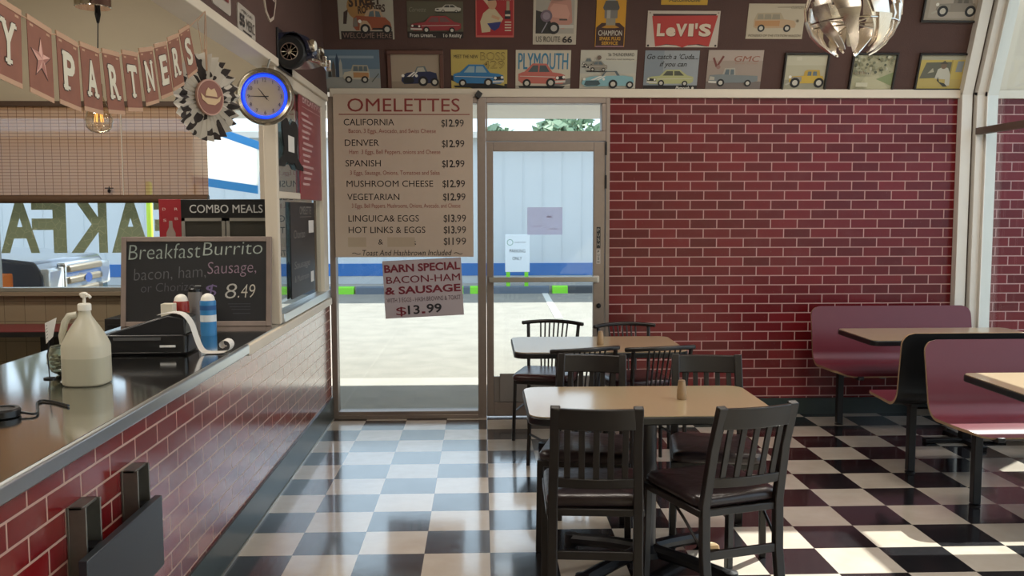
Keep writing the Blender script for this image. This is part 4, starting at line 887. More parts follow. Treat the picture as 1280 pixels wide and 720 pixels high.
ot(mk, '&', 470.5, 476.5, 305, 6.5); ot(mk, ';', 516.5, 518.5, 305, 6)
ot(mk, 'Toast And Hashbrown Included', 450, 564, 319, 7, 0.0, 0.2)
for x0 in (437, 567): 
    u0, v_ = o_(x0, 316.5); mk.tube([OF.p(u0+i*0.007, v_+0.006*math.sin(i*0.7), 0.002) for i in range(10)], 0.002, 4)
mr.build('red_lettering', t); mk.build('black_lettering', t); ms.build('small_lettering', t)
for x0, x1 in ((432, 455), (482, 517)): u0, v0 = o_(x0, 308); u1, v1 = o_(x1, 296); MB(ink('a8957f')).rect(OF, u0, u1, v0, v1, 0.001).build('cover_patch', t)
a, b_, c_ = ony(479.5, 326.5, SY), ony(578, 321.5, SY), ony(482, 398.5, SY); BW = (b_-a).length; BH = (a-c_).length
BF_ = Frame(c_, (b_-a), (-(b_-a).z, 0, (b_-a).x), (0, -1, 0))
t = thing('special_sign', 'smaller pale barn special price sign taped below the omelettes sign', 'sign', ((a.x+b_.x)/2, SY, c_.z))
MB(mat('sign_pale', 'aa9ea0', 0.55)).fbox(BF_, 0, BW, 0, BH, -0.006, 0).build('panel', t, 0.001)
mr, mk = MB(ink('6d1527')), MB(ink('1d1a1f'))
mr.text(BF_, 'BARN SPECIAL', BW*0.02, BW*0.985, BH*0.80, BH*0.125, 0.0015, None, 0.03); mr.text(BF_, 'BACON-HAM', BW*0.04, BW*0.975, BH*0.605, BH*0.12, 0.0015, None, 0.03)
mr.text(BF_, '& SAUSAGE', BW*0.015, BW*0.975, BH*0.42, BH*0.12, 0.0015, None, 0.03); mr.text(BF_, '$', BW*0.14, BW*0.27, BH*0.05, BH*0.14, 0.0015, None, 0.0)
mk.text(BF_, '13', BW*0.29, BW*0.44, BH*0.06, BH*0.145, 0.0015, None, 0.02); mk.text(BF_, '99', BW*0.53, BW*0.72, BH*0.07, BH*0.145, 0.0015, None, 0.02); mr.rect(BF_, BW*0.465, BW*0.51, BH*0.06, BH*0.095, 0.0015)
m = MB(ink('5d474f')); m.text(BF_, 'WITH 3 EGGS - HASH BROWNS & TOAST', BW*0.03, BW*0.97, BH*0.275, BH*0.075, 0.0015)
mr.build('red_lettering', t); mk.build('black_lettering', t); m.build('small_lettering', t)
a, b_ = ony(659, 293.5, WY-0.022), ony(703, 259, WY-0.022)
F = wallF(a.x, WY-0.022, a.z); W_ = b_.x-a.x; H_ = b_.z-a.z
t = thing('paper_notice', 'pale lavender paper sheet taped on the door glass', 'paper', ((a.x+b_.x)/2, WY-0.022, a.z))
M_LAV = mat('lavender_paper', 'bdbcdc', 0.7); nt = M_LAV.node_tree; ta = nt.nodes.new('ShaderNodeBsdfTranslucent'); ta.inputs[0].default_value = lin('d9d7f2'); xa = nt.nodes.new('ShaderNodeMixShader'); xa.inputs[0].default_value = 0.8
nt.links.new(nt.nodes['Principled BSDF'].outputs[0], xa.inputs[1]); nt.links.new(ta.outputs[0], xa.inputs[2]); tq = nt.nodes.new('ShaderNodeBsdfTransparent'); xb = nt.nodes.new('ShaderNodeMixShader'); xb.inputs[0].default_value = 0.45; nt.links.new(xa.outputs[0], xb.inputs[1]); nt.links.new(tq.outputs[0], xb.inputs[2])
nt.links.new(xb.outputs[0], nt.nodes['Material Output'].inputs['Surface'])
MB(M_LAV).fbox(F, 0, W_, 0, H_, -0.001, 0.001).build('sheet', t)
m = MB(ink('9a95b2')); m.rect(F, W_*0.55, W_*0.7, H_*0.62, H_*0.68, 0.002); m.rect(F, W_*0.12, W_*0.4, H_*0.3, H_*0.32, 0.002); m.rect(F, W_*0.6, W_*0.85, H_*0.2, H_*0.22, 0.002); m.build('lettering', t)
v = ony(598, 118.5, WY-0.06); q = 0.032
dm = MB(M_BLACKP).prism(Frame(v, (1, 0, 0), (0, 0, 1), (0, -1, 0)), [(-q*0.9, -q*0.2), (0.1*q, -q), (q, 0.2*q), (-0.1*q, q)], -0.02, 0.03); solo(dm, 'door_chime', 'small black chime box on the cream trim above the window corner', 'sensor', None, 0.003)

# ================================================================== WALL POSTERS (on the leaning upper wall)
C_ = {}
class Art:                                          # flat print: shapes in 0..1 of the poster, layer by layer
    def __init__(s, F, W, H): s.F, s.W, s.H = F, W, H; s.mb = MB(); s.n = 0.001
    def k(s): s.n += 0.00035; return s.n
    def rect(s, x0, x1, y0, y1, c): s.mb.rect(s.F, x0*s.W, x1*s.W, y0*s.H, y1*s.H, s.k(), ink(c)); return s
    def poly(s, pts, c): s.mb.poly(s.F, [(x*s.W, y*s.H) for x, y in pts], s.k(), ink(c)); return s
    def circ(s, x, y, r, c, ry=None): s.mb.circ(s.F, x*s.W, y*s.H, r*s.H, (ry or r)*s.H, s.k(), ink(c)); return s
    def text(s, st, x0, x1, y, h, c, bold=0.0, shear=0.0, tilt=0.0): F = s.F.sub(x0*s.W, y*s.H, tilt); s.mb.text(F, st, 0, (x1-x0)*s.W, 0, h*s.H, s.k(), ink(c), bold, shear); return s
    def line(s, x0, y0, x1, y1, w_, c):
        a = Vector((x0*s.W, y0*s.H)); b = Vector((x1*s.W, y1*s.H)); d = (b-a).normalized(); p = Vector((-d.y, d.x))*w_*s.H/2
        s.mb.poly(s.F, [tuple(a-p), tuple(b-p), tuple(b+p), tuple(a+p)], s.k(), ink(c)); return s
    def car(s, x, y, w_, h, kind, body, dark='1d1c1e', glass='5b666b', roof=None, flip=False, tyre='1a1a1c', rim='b8b2a6'):
        M = lambda pts: [((x+(1-u if flip else u)*w_), y+v*h) for u, v in pts]
        def P(pts, c): s.poly(M(pts), c)
        def wh(u, r):
            cx = x+(1-u if flip else u)*w_; s.circ(cx, y+r*h, r*h, tyre); s.circ(cx, y+r*h, r*h*0.55, rim)
        roof = roof or body
        if kind == 'muscle':                        # nose at u = 0, seen three-quarter
            P([(0, .05), (1, .05), (.97, -.03), (.05, -.05)], dark)
            P([(.27, .60), (.40, .97), (.70, .98), (.88, .62)], roof); P([(.33, .61), (.42, .90), (.55, .90), (.56, .61)], glass); P([(.585, .61), (.58, .90), (.69, .90), (.80, .62)], glass)
            P([(0, .26), (.01, .50), (.10, .57), (.32, .63), (.90, .63), (1, .55), (1, .28), (.93, .16), (.06, .14)], body)
            P([(0.01, .32), (.015, .48), (.20, .44), (.20, .30)], dark); P([(0, .20), (0, .29), (.22, .27), (.22, .18)], 'c2bdb3'); s.circ(x+(1-.035 if flip else .035)*w_, y+.42*h, .06*h, 'd9d6cc'); s.circ(x+(1-.17 if flip else .17)*w_, y+.39*h, .06*h, 'd9d6cc')
            P([(.22, .44), (.97, .47), (.97, .45), (.22, .41)], 'c2bdb3'); wh(.31, .19); wh(.82, .17)
        elif kind == 'roadster':
            P([(.36, .62), (.44, .92), (.66, .95), (.74, .62)], glass); P([(.40, .64), (.46, .88), (.62, .9), (.68, .64)], 'a8a294')
            P([(0, .25), (.03, .50), (.16, .64), (.38, .68), (.80, .70), (.97, .62), (1, .35), (.95, .15), (.08, .10)], body)
            P([(.05, .20), (.08, .42), (.32, .44), (.36, .24), (.30, .14), (.10, .13)], dark); s.circ(x+(1-.05 if flip else .05)*w_, y+.50*h, .07*h, 'd9d6cc'); s.circ(x+(1-.42 if flip else .42)*w_, y+.50*h, .07*h, 'd9d6cc')
            P([(.16, .45), (.24, .45), (.40, .68), (.34, .68)], 'd8d4ca'); P([(.28, .45), (.32, .45), (.46, .68), (.42, .68)], 'd8d4ca'); wh(.60, .24); wh(.92, .20)
        elif kind == 'classic':                     # rounded thirties coupe
            P([(.30, .62), (.38, .92), (.55, 1.0), (.72, .96), (.80, .66)], roof); P([(.42, .66), (.46, .88), (.56, .92), (.57, .66)], glass); P([(.60, .66), (.60, .91), (.70, .88), (.74, .66)], glass)
            P([(.02, .30), (.04, .62), (.12, .72), (.34, .70), (.84, .66), (.97, .46), (1, .24), (.6, .16), (.1, .14)], body)
            P([(.02, .28), (.05, .60), (.12, .66), (.16, .30)], '6e665e'); P([(.18, .16), (.20, .42), (.28, .54), (.38, .52), (.46, .36), (.50, .18)], roof); s.circ(x+(1-.20 if flip else .20)*w_, y+.50*h, .07*h, 'd9d6cc')
            P([(.50, .18), (.52, .24), (.84, .24), (.84, .17)], dark); wh(.33, .20); wh(.88, .19)
        elif kind == 'truck':
            P([(.27, .58), (.31, .96), (.52, .98), (.54, .58)], roof); P([(.31, .62), (.34, .90), (.41, .90), (.41, .62)], glass); P([(.43, .62), (.43, .90), (.50, .90), (.51, .62)], glass)
            P([(0, .30), (.02, .60), (.28, .64), (.55, .60), (.99, .56), (1, .30), (.9, .22), (.05, .18)], body); P([(0, .20), (0, .30), (.16, .28), (.16, .17)], 'c2bdb3'); P([(.01, .34), (.03, .54), (.12, .50), (.12, .34)], 'a8a294'); wh(.25, .20); wh(.80, .18)
        elif kind == 'wagon':
            P([(.02, .62), (.08, .96), (.62, .98), (.72, .62)], roof); 
            for a, b in ((.09, .22), (.25, .40), (.43, .60)): P([(a, .64), (a+.01, .90), (b, .90), (b+.02, .64)], glass)
            P([(.02, .25), (.02, .62), (.72, .64), (.95, .58), (1, .40), (.98, .22), (.08, .18)], body); P([(.05, .30), (.05, .56), (.62, .58), (.62, .30)], 'a97d52'); wh(.20, .19); wh(.80, .19)
        elif kind == 'oldtimer':                    # open-wheel hot rod
            P([(.46, .50), (.48, .86), (.54, .92), (.86, .92), (.92, .5)], roof); P([(.56, .60), (.57, .84), (.66, .84), (.66, .60)], glass); P([(.70, .60), (.70, .84), (.80, .84), (.81, .60)], glass)
            P([(.10, .34), (.12, .58), (.48, .62), (.96, .62), (1, .42), (.96, .24), (.12, .22)], body); P([(.14, .32), (.16, .55), (.42, .57), (.42, .32)], '8b8478'); P([(.0, .18), (.12, .30), (.14, .22), (.04, .12)], 'a8a294')
            s.circ(x+(1-.12 if flip else .12)*w_, y+.56*h, .08*h, 'd9d6cc'); wh(.26, .26); wh(.88, .26)
        return s
    def done(s, parent): s.mb.build('picture', parent, 0, False)
def poster(x0, x1, y0, y1, bg, label, name='tin_sign', cat='sign', frame=None, fw=0.02, tilt=0.0, border=None, group='car signs on the upper wall'):
    pts = [lp(*q) for q in ((x0, y0), (x1, y0), (x1, y1), (x0, y1))]     # px corners are given at mid height
    uc = sum(p[0] for p in pts)/4; v0 = (pts[2][1]+pts[3][1])/2; v1 = (pts[0][1]+pts[1][1])/2; W = (pts[1][0]-pts[0][0]+pts[2][0]-pts[3][0])/2; H = v1-v0
    base = LF.p(uc, v0, 0.01); t = thing(name, label, cat, base, 0, group)
    F = LF.sub(uc, v0, tilt, 0.003); F = Frame(F.p(-W/2, 0, 0), F.U, F.V, F.N)
    if frame:
        MB(frame).fbox(F, 0, W, 0, fw, 0, 0.02).fbox(F, 0, W, H-fw, H, 0, 0.02).fbox(F, 0, fw, fw, H-fw, 0, 0.02).fbox(F, W-fw, W, fw, H-fw, 0, 0.02).build('frame', t, 0.003)
        F = F.sub(fw, fw, 0, 0.004); W -= 2*fw; H -= 2*fw
    MB(ink(border or bg)).fbox(F, 0, W, 0, H, -0.004, 0.001).build('panel', t)
    A = Art(F, W, H)
    if border: A.rect(0.03, 0.97, 0.04, 0.96, bg)
    return t, A
FB = mat('black_picture_frame', '1a1614', 0.4); FBR = mat('brown_picture_frame', '5a3a30', 0.5)
# lower row
t, A = poster(405, 475, 62, 115, '78848c', 'sign of a woody wagon and surfboards at the left end of the lower row')
A.rect(0, 1, .55, 1, '5d7385').rect(0, 1, 0, .38, '8d8d88').poly([(0, .3), (.3, .42), (1, .33), (1, .55), (0, .55)], '7f8a90').rect(.1, .9, .8, .86, '8494a0')
for x, h, c in ((.10, .62, '3b3a38'), (.17, .75, '5b534b'), (.24, .92, '2f3f55'), (.30, .80, 'a3a39a')): A.poly([(x-.03, .36), (x-.02, h-.12), (x+.005, h), (x+.03, h-.12), (x+.035, .36)], c)
A.car(.34, .22, .48, .44, 'wagon', 'b3ab98', flip=True, roof='a19a88'); A.line(.85, .25, .98, .45, .02, '4a4f44'); A.done(t)
t, A = poster(484.5, 554.5, 62.5, 114.5, '9a8a78', 'sign of a striped blue open roadster in a brown frame, second in the lower row', frame=FBR, fw=0.028)
A.rect(0, 1, 0, .2, '8a7a69').car(.2, .06, .75, .62, 'roadster', '262b4a'); A.done(t)
t, A = poster(564, 634, 62, 115, 'b19d55', 'yellow sign of a blue fastback, third in the lower row')
A.poly([(0, .28), (0, .40), (1, .14), (1, 0), (.55, 0)], '27211f').poly([(.95, 0), (.95, .2), (1, .2), (1, 0)], '27211f').text('MEET THE NEW', .05, .48, .80, .08, '3a2f1f', .03)
A.text('BOSS', .52, .96, .76, .18, '5c4a26', .01).text('BOSS', .525, .955, .765, .165, 'a89450', -.01).text('429', .56, .95, .57, .17, '5c4a26', .01).text('429', .565, .945, .575, .155, 'a89450', -.01)
A.car(.04, .13, .90, .54, 'muscle', '2f6f9f', flip=True, glass='8aa0a8'); A.text('Goodyear Racing', .06, .36, .05, .05, '6d5a2a', 0, .3); A.done(t)
t, A = poster(644.5, 713, 62.5, 115, 'bfb6a4', 'cream sign of a salmon muscle car under big blue lettering')
for c, x0, x1 in (('2f6a8c', .05, .66), ('5b7f93', .66, .92)): pass
A.text('PLYMOUTH', .05, .95, .55, .38, '3a7594', .03).rect(0, 1, 0, .16, '9f988a').poly([(.55, .10), (1, .2), (1, .34), (.8, .3)], '6e6a66'); A.car(.05, .12, .86, .58, 'muscle', 'b5645a', flip=True, glass='4b5558'); A.text('Cuda', .6, .93, .05, .06, '5a544c', 0, .2); A.done(t)
t, A = poster(725, 795, 62.5, 115, 'b8b3a5', 'cream sign of a pale blue convertible and a small red car')
A.rect(0, 1, .45, .75, 'b0afa5').rect(0, 1, 0, .1, '9a968a').text("'56 THUNDERBIRD", .48, .95, .86, .07, '3c3a38', .01).text("America's most exciting car", .45, .96, .77, .04, '5a5854')
A.car(.02, .60, .22, .22, 'muscle', '8b8a80').car(.10, .50, .38, .26, 'muscle', '8c8478', flip=False).circ(.33, .83, .05, '6a5a50').car(.03, .10, .94, .44, 'roadster', '7fa9b0', dark='3f5358'); A.done(t)
t, A = poster(805, 872.5, 63, 113.5, '8f9498', "grey sign of a pale green coupe reading go catch a 'Cuda")
A.rect(0, 1, 0, .14, '2a2523').rect(0, .35, .14, 1, '7d858c').text("Go catch a 'Cuda...", .04, .98, .79, .12, '1d1b1a', .01, .25).text('if you can', .28, .78, .61, .12, '1d1b1a', .01, .25)
A.car(.06, .12, .86, .42, 'muscle', 'a8a878', glass='4b4c40').text('Plymouth', .60, .86, .04, .08, 'c9c5bb', .02, .3).circ(.92, .08, .03, 'c9c5bb'); A.done(t)
t, A = poster(883.5, 952, 62.5, 114.5, '96877c', 'brown-grey sign of a grey-blue pickup with GMC lettering')
A.rect(0, 1, 0, .25, '6f6560').rect(0, 1, .75, 1, 'a3948a').text('GMC', .48, .94, .73, .13, '8a5746', .05, .2).text('Blue Chip', .5, .9, .67, .04, '9a7a6a')
A.line(.10, .82, .17, .60, .05, '6d3a34').line(.17, .60, .28, .86, .05, '6d3a34').circ(.20, .6, .05, '8a6a62'); A.car(.04, .13, .90, .46, 'truck', '73797a', roof='a39c90'); A.done(t)
t, A = poster(978, 1034, 65.5, 114, 'a9a38c', 'framed print of a yellow hot rod, left of the chandelier tips', 'framed_print', 'picture', FB, .016)
A.rect(0, 1, 0, .28, '8f8b78').rect(0, 1, .7, 1, 'b3ae98').rect(.25, .38, .84, .94, 'bdb8a4').car(.03, .05, .95, .56, 'oldtimer', 'b99a3e', roof='ad8f3c'); A.done(t)
t, A = poster(1062, 1119, 65.5, 114, 'a5a184', 'framed print of a crowded road between trees, behind the chandelier tips', 'framed_print', 'picture', FB, .016)
A.poly([(.15, 0), (.42, .55), (.55, .55), (.95, 0)], 'b0aa8c').poly([(.6, .3), (1, .1), (1, .5)], '7f8a62'); rr = random.Random(9)
for i in range(70):
    x, y = rr.random(), rr.uniform(.5, .98); A.circ(min(.96, max(.04, x)), min(.95, y), rr.uniform(.02, .05), rr.choice(['6e6f58', '8f8f76', '4f5242', 'b5b19a', '7c7a5e']))
for i in range(14): A.rect(.02+.03*i, .04+.03*i, .46, .46+rr.uniform(.05, .14), rr.choice(['4c4a40', '7b6a52', '8e8a78']))
A.rect(.10, .38, .10, .22, 'bcb79f'); A.done(t)
t, A = poster(1145, 1206, 66, 113, 'b39f55', 'framed print of a driver leaning from a yellow van, right end of the row', 'framed_print', 'picture', FB, .016)
A.rect(0, 1, .86, 1, '9d9a86').poly([(.04, .30), (.14, .78), (.70, .80), (.72, .34)], '5d5c4e').poly([(.82, .50), (.84, .82), (.98, .82), (.97, .50)], '7f8688').rect(0, 1, .04, .28, 'ad9a5a').rect(.70, .73, .1, .86, '96833f')
A.poly([(.38, .30), (.42, .58), (.52, .66), (.64, .62), (.72, .42), (.74, .10), (.64, .08), (.62, .28)], 'b5b1a2').circ(.54, .68, .09, '6e5a48').poly([(.44, .74), (.54, .84), (.63, .74)], '4a443c').poly([(.45, .36), (.50, .20), (.62, .16), (.70, .06), (.60, .06), (.44, .24)], '3a3a36').poly([(.2, .46), (.3, .62), (.34, .5)], 'a39d88'); A.done(t)
# upper row
t, A = poster(423, 492, -8, 49, 'a09a8c', 'sign of an orange thirties coupe reading welcome here, left end of the upper row')
A.rect(.03, .97, 0, .18, '241b1a').circ(.40, .72, .30, '9c7443').text('STREET', .20, .80, .72, .20, '3a2620', .05, .1, .1).text('RODDERS', .36, .86, .57, .15, '3a2620', .04, .1, .08).poly([(.08, .34), (.14, .34), (.18, .66), (.10, .60)], '3a2620').text('WELCOME HERE', .06, .95, .03, .12, '80685e', .01)
A.car(.24, .12, .72, .56, 'classic', '8d4a30', roof='b09478'); A.done(t)
t, A = poster(509, 579, 1.5, 47.5, '55503f', 'dark sign of a red sports coupe reading from dream to reality')
A.rect(0, 1, 0, .18, '231d1b').text('From Dream...', .04, .50, .03, .10, 'c9c4bb', .01).text('To Reality', .62, .97, .03, .10, 'c9c4bb', .01).text('Corvette', .04, .34, .72, .12, '7d776a', 0, .3)
A.car(.50, .70, .46, .22, 'muscle', 'b9b4a8', dark='2b2826', glass='3c3a36').car(.06, .14, .90, .48, 'muscle', '8e2f35', glass='6a4a48', dark='2a2220'); A.done(t)
t, A = poster(594.5, 642.5, -12, 46.5, '9a2026', 'red sign of a baseball batter in cream jersey', border='b5584f')
A.poly([(.14, .86), (.20, .92), (.50, .58), (.45, .55)], 'bfa98c').poly([(.16, .10), (.12, .34), (.20, .52), (.34, .62), (.50, .62), (.62, .50), (.72, .40), (.66, .32), (.40, .30), (.38, .12)], 'b9a98a').poly([(.30, .30), (.66, .34), (.62, .22), (.50, .14), (.40, .18)], '27306b').circ(.43, .72, .10, 'b98f70', .12).poly([(.32, .78), (.34, .90), (.44, .95), (.54, .88), (.55, .80)], '2b2a3d').line(.42, .46, .62, .40, .06, 'b98f70')
A.text('Moxie', .58, .93, .80, .09, 'd8c6b4', .01, .25).rect(.80, .88, .58, .78, '9c8a70').rect(.76, .91, .40, .58, '26222a').rect(.77, .90, .46, .50, 'c9b8a4')
for i in range(4): A.rect(.76, .93, .14+.06*i, .165+.06*i, 'c9b8a4')
A.done(t)
t, A = poster(666.5, 721, -14, 55.5, 'b5ab9b', 'cream US route 66 sign with a pink car grille')
A.rect(.06, .94, .20, 1, '9c968c').poly([(.06, .20), (.06, .62), (.35, .56), (.50, .20)], '2a2726').poly([(.30, .60), (.40, .80), (.52, .86), (.86, .80), (.90, .40), (.70, .28), (.44, .34)], 'b07f72').poly([(.40, .74), (.45, .96), (.70, 1.0), (.86, .82)], 'a07468').poly([(.44, .80), (.48, .92), (.66, .95), (.66, .80)], '5c5856').poly([(.38, .66), (.46, .74), (.76, .72), (.84, .56), (.80, .46), (.44, .5)], 'c08f80').rect(.56, .93, .30, .36, 'b9b2aa').rect(.6, .78, .44, .47, '4a3f3c')
A.circ(.30, .52, .11, '6a5a66').circ(.30, .52, .07, '8a7d88').circ(.47, .30, .11, '1f1d1d').circ(.48, .30, .06, 'a7a09a').line(.2, .22, .32, .40, .02, '8b8790').poly([(.06, .92), (.14, 1.0), (.20, 1.0), (.10, .88), (.16, .84), (.12, .82)], '1f1d1d').line(.14, .88, .4, .80, .015, '6a6662')
A.text('US ROUTE', .07, .63, .05, .10, '2a2423').text('66', .68, .91, .04, .11, '2a2423', .03); A.done(t)
t, A = poster(745, 782, -14, 58.5, 'c08a1c', 'narrow yellow spark plug sign')
A.poly([(.02, .0), (.98, 0), (.98, .34), (.80, .42), (.2, .42), (.02, .34)], '3c2018').rect(.40, .60, .84, 1.0, 'b5b0a6').rect(.36, .64, .80, .84, '8c877e').poly([(.22, .68), (.30, .80), (.70, .80), (.78, .68), (.74, .64), (.26, .64)], '4c4a48').rect(.28, .72, .50, .64, '6e6a66').rect(.36, .48, .50, .64, '9a958c').rect(.34, .66, .36, .50, '87806f').poly([(.2, .34), (.35, .38), (.65, .38), (.8, .34), (.65, .33), (.35, .33)], 'a8792a')
A.text('CHAMPION', .10, .90, .20, .09, 'c6bfb2', .02).text('SPARK PLUG', .14, .86, .12, .055, 'b5862c', .04).text('SERVICE', .22, .78, .04, .055, 'b5862c', .04).rect(.02, .98, 0, .02, '96707a'); A.done(t)
t, A = poster(827, 885, -14, 6, 'b58d22', 'yellow sign cut by the top of the picture, above the red jeans sign')
A.text('Automobile', .16, .84, .20, .28, '4a3d22', .02); A.done(t)
t, A = poster(808.5, 898.5, 13.5, 59, 'b8aca0', 'red and white jeans logo sign above the green coupe sign')
A.poly([(.07, .92), (.95, .92), (.86, .02), (.70, .07), (.58, .05), (.50, 0.0), (.42, .05), (.28, .07), (.13, .02)], '3a1a1a').poly([(.06, .86), (.97, .88), (.88, .02), (.74, .09), (.60, .07), (.51, -.01), (.42, .06), (.28, .09), (.13, .02)], 'a8342f')

for ch_, a, b2 in (('L', .14, .25), ('e', .265, .40), ('V', .40, .555), ('I', .575, .645), ("'", .665, .70), ('S', .72, .89)):
    A.text(ch_, a+.006, b2+.006, .31, .30, '6d2320', .05); A.text(ch_, a, b2, .33, .30, 'c9b8a4', .05)
for x in (.03, .97): A.circ(x, .95, .025, '8d8478').circ(x, .05, .03, '241c1a')
A.done(t)
t, A = poster(934, 1005, 4.5, 48.5, 'b0a48f', 'pale drawing sign of a station wagon, beside the chandelier')
A.car(.10, .20, .76, .56, 'wagon', 'ad9273', glass='8a8270', dark='6b6252', roof='a3957c').text('PIONEERS OF THE STATION WAGON', .04, .97, .06, .07, '6a604f', 0, .2).line(.5, .90, .95, .92, .02, '8f8573').text('CUSTOM', .74, .96, .86, .07, '7a6f5d', 0, .2).circ(.88, .52, .04, '7a6f5d'); A.done(t)
t, A = poster(1154, 1229, -22, 28, '948a7c', 'framed grey drawing of a chopped hot rod at the top right', 'framed_print', 'picture', FB, .016)
A.rect(.08, .92, .06, 1, 'a1978a').car(.12, .10, .80, .62, 'oldtimer', '857c70', roof='7a7166', glass='5f584f'); A.done(t)

# ---- signs on the soffit
SF = XF(XL)
def sq(px, py): q = onx(px, py, XL); return q.y, q.z
u0, u1 = sq(296, 20)[0], sq(318, 40)[0]; v1 = sq(296, 2)[1]; v0 = sq(297, 38)[1]
t = thing('licence_plate', 'white licence plate on the brown soffit above the clock', 'plate', (XL, (u0+u1)/2, v0), 0)
MB(mat('plate_white', 'a59c92', 0.45)).prism(SF, rrect(u0, u1, v0, v1, 0.02), 0.0, 0.005).build('plate', t)
m = MB(ink('2b2422')); W_ = u1-u0; H_ = v1-v0; m.text(SF, '55', u0+W_*0.08, u0+W_*0.36, v0+H_*0.26, H_*0.38, 0.007, None, 0.05); m.text(SF, 'MERC', u0+W_*0.44, u0+W_*0.94, v0+H_*0.24, H_*0.38, 0.007, None, 0.0); m.text(SF, 'MISSOURI', u0+W_*0.2, u0+W_*0.8, v0+H_*0.76, H_*0.1, 0.007); m.rect(SF, u0+W_*0.25, u0+W_*0.75, v0+H_*0.08, v0+H_*0.14, 0.007); m.build('lettering', t)
uc, zb = sq(336.5, 28); wd = (sq(345, 0)[0]-sq(327, 0)[0]); zt = zb+0.42
t = thing('shield_sign', 'dark shield-shaped fuel sign at the top of the brown soffit', 'sign', (XL, uc, zb))
sh = [(-.5, 1), (.5, 1), (.5, .55), (.44, .30), (.26, .08), (0, 0), (-.26, .08), (-.44, .30), (-.5, .55)]
MB(ink('b3a596')).prism(SF, [(uc+u*wd, zb+v_*(zt-zb)) for u, v_ in sh], 0, 0.006).build('rim', t)
MB(ink('3a1c1a')).poly(SF, [(uc+u*wd*0.86, zb+0.018+v_*(zt-zb-0.03)) for u, v_ in sh], 0.0075).build('field', t)
m = MB(ink('b9ada0')); m.text(SF, 'FUEL', uc-wd*0.3, uc+wd*0.3, zb+0.13, 0.06, 0.010, None, 0.01); m.poly(SF, [(uc-wd*0.42, zb+0.30), (uc+wd*0.42, zb+0.215), (uc+wd*0.42, zb+0.24), (uc-wd*0.42, zb+0.325)], 0.009); m.text(SF, 'RACING', uc-wd*0.38, uc+wd*0.38, zb+0.33, 0.06, 0.010, None, 0.03); m.build('lettering', t)
u0, v0 = sq(264, 3); u1 = sq(287, 3)[0]
t = thing('soffit_sign', 'white rounded sign cut off by the top of the picture on the brown soffit', 'sign', (XL, (u0+u1)/2, v0)); MB(mat('plate_white', 'a59c92', 0.45)).prism(SF, rrect(u0, u1, v0, v0+0.2, 0.02), 0.0, 0.005).build('plate', t); MB(ink('6e2a28')).rect(SF, u0+0.04, u1-0.04, v0+0.05, v0+0.09, 0.007).build('lettering', t)

# ---- car-front wall ornament
t = thing('car_ornament', 'dark blue vintage car front mounted on the brown soffit', 'ornament', (XL, 1.32, 2.42))
P_ = mat('ornament_navy', '1c2138', 0.22, 0.2, coat=0.6); CYF = Frame((XL, 0, 0), (1, 0, 0), (0, 0, 1), (0, -1, 0))
zb, zt = onx(352, 84, XL).z, onx(352, 43, XL).z; Y0, Y1 = 1.14, 1.50; hh = zt-zb
MB(P_).prism(CYF, [(0, zb+hh*0.10), (0, zt), (0.10, zt), (0.16, zt-hh*0.14), (0.205, zt-hh*0.36), (0.215, zt-hh*0.62), (0.20, zb+hh*0.2), (0.12, zb+hh*0.1)], -Y1, -(Y0+0.06)).build('hood', t, 0.02)
fd = []
for i in range(13):
    a = R(180*i/12); fd.append((0.085+0.085*math.cos(a), zb+hh*0.42+0.115*math.sin(a)))
MB(P_).prism(CYF, [(0.0, zb+hh*0.42), (0.0, zt-0.02), (0.10, zt-0.01), (0.17, zt-hh*0.3), (0.19, zb+hh*0.42)] + fd[:1] + [(x, z-0.02) for x, z in fd], -(Y0+0.09), -Y0).build('fender', t, 0.006)
WFm = Frame((XL+0.072, Y0+0.02, zb+hh*0.36), (1, 0, 0), (0, 0, 1), (0, -1, 0))
wl = MB(mat('ornament_tyre', '101013', 0.6)).lathe([(0.045, -0.05), (0.085, -0.05), (0.092, -0.03), (0.092, 0.01), (0.08, 0.022), (0.05, 0.022)], WFm.O, 24, None, WFm, False).build('wheel', t)
rm = MB(M_CHROME).lathe([(0.05, 0.012), (0.05, 0.02), (0.044, 0.02), (0.044, 0.012)], WFm.O, 20, None, WFm)
for k in range(10): a = k*math.pi/5; rm.tube([WFm.p(0.012*math.cos(a), 0.012*math.sin(a), 0.016), WFm.p(0.046*math.cos(a), 0.046*math.sin(a), 0.016)], 0.0035, 5)
rm.lathe([(0.014, 0.01), (0.014, 0.024), (0, 0.027)], WFm.O, 12, None, WFm); rm.build('rim', wl)
for yy in (Y0+0.07, Y1-0.05):
    FH = Frame((XL+0.195, yy, zt-hh*0.42), (0, 1, 0), (0, 0, 1), (1, 0, 0)); hl = MB(M_CHROME).lathe([(0.034, -0.03), (0.038, 0.0), (0.034, 0.01)], FH.O, 18, None, FH).build('headlight', t); MB(mat('headlamp_lens', 'cfd0c6', 0.1)).lathe([(0.033, 0.008), (0.02, 0.018), (0, 0.021)], FH.O, 18, None, FH).build('lens', hl)
bm = MB(M_CHROME).tube([(XL+0.19, Y0-0.02, zb+hh*0.1), (XL+0.235, Y0+0.05, zb+hh*0.08), (XL+0.245, (Y0+Y1)/2, zb+hh*0.08), (XL+0.235, Y1, zb+hh*0.08)], 0, rect=(0.035, 0.012), up=(0, 0, 1))
for yy in (Y0+0.12, Y1-0.1): bm.box(XL+0.235, XL+0.26, yy-0.008, yy+0.008, zb, zb+hh*0.32)
bm.build('bumper', t, 0.003)
g = MB(M_CHROME)
for i in range(6): g.box(XL+0.213, XL+0.222, Y0+0.13+i*0.028, Y0+0.14+i*0.028, zb+hh*0.25, zb+hh*0.55)
g.build('grille', t)
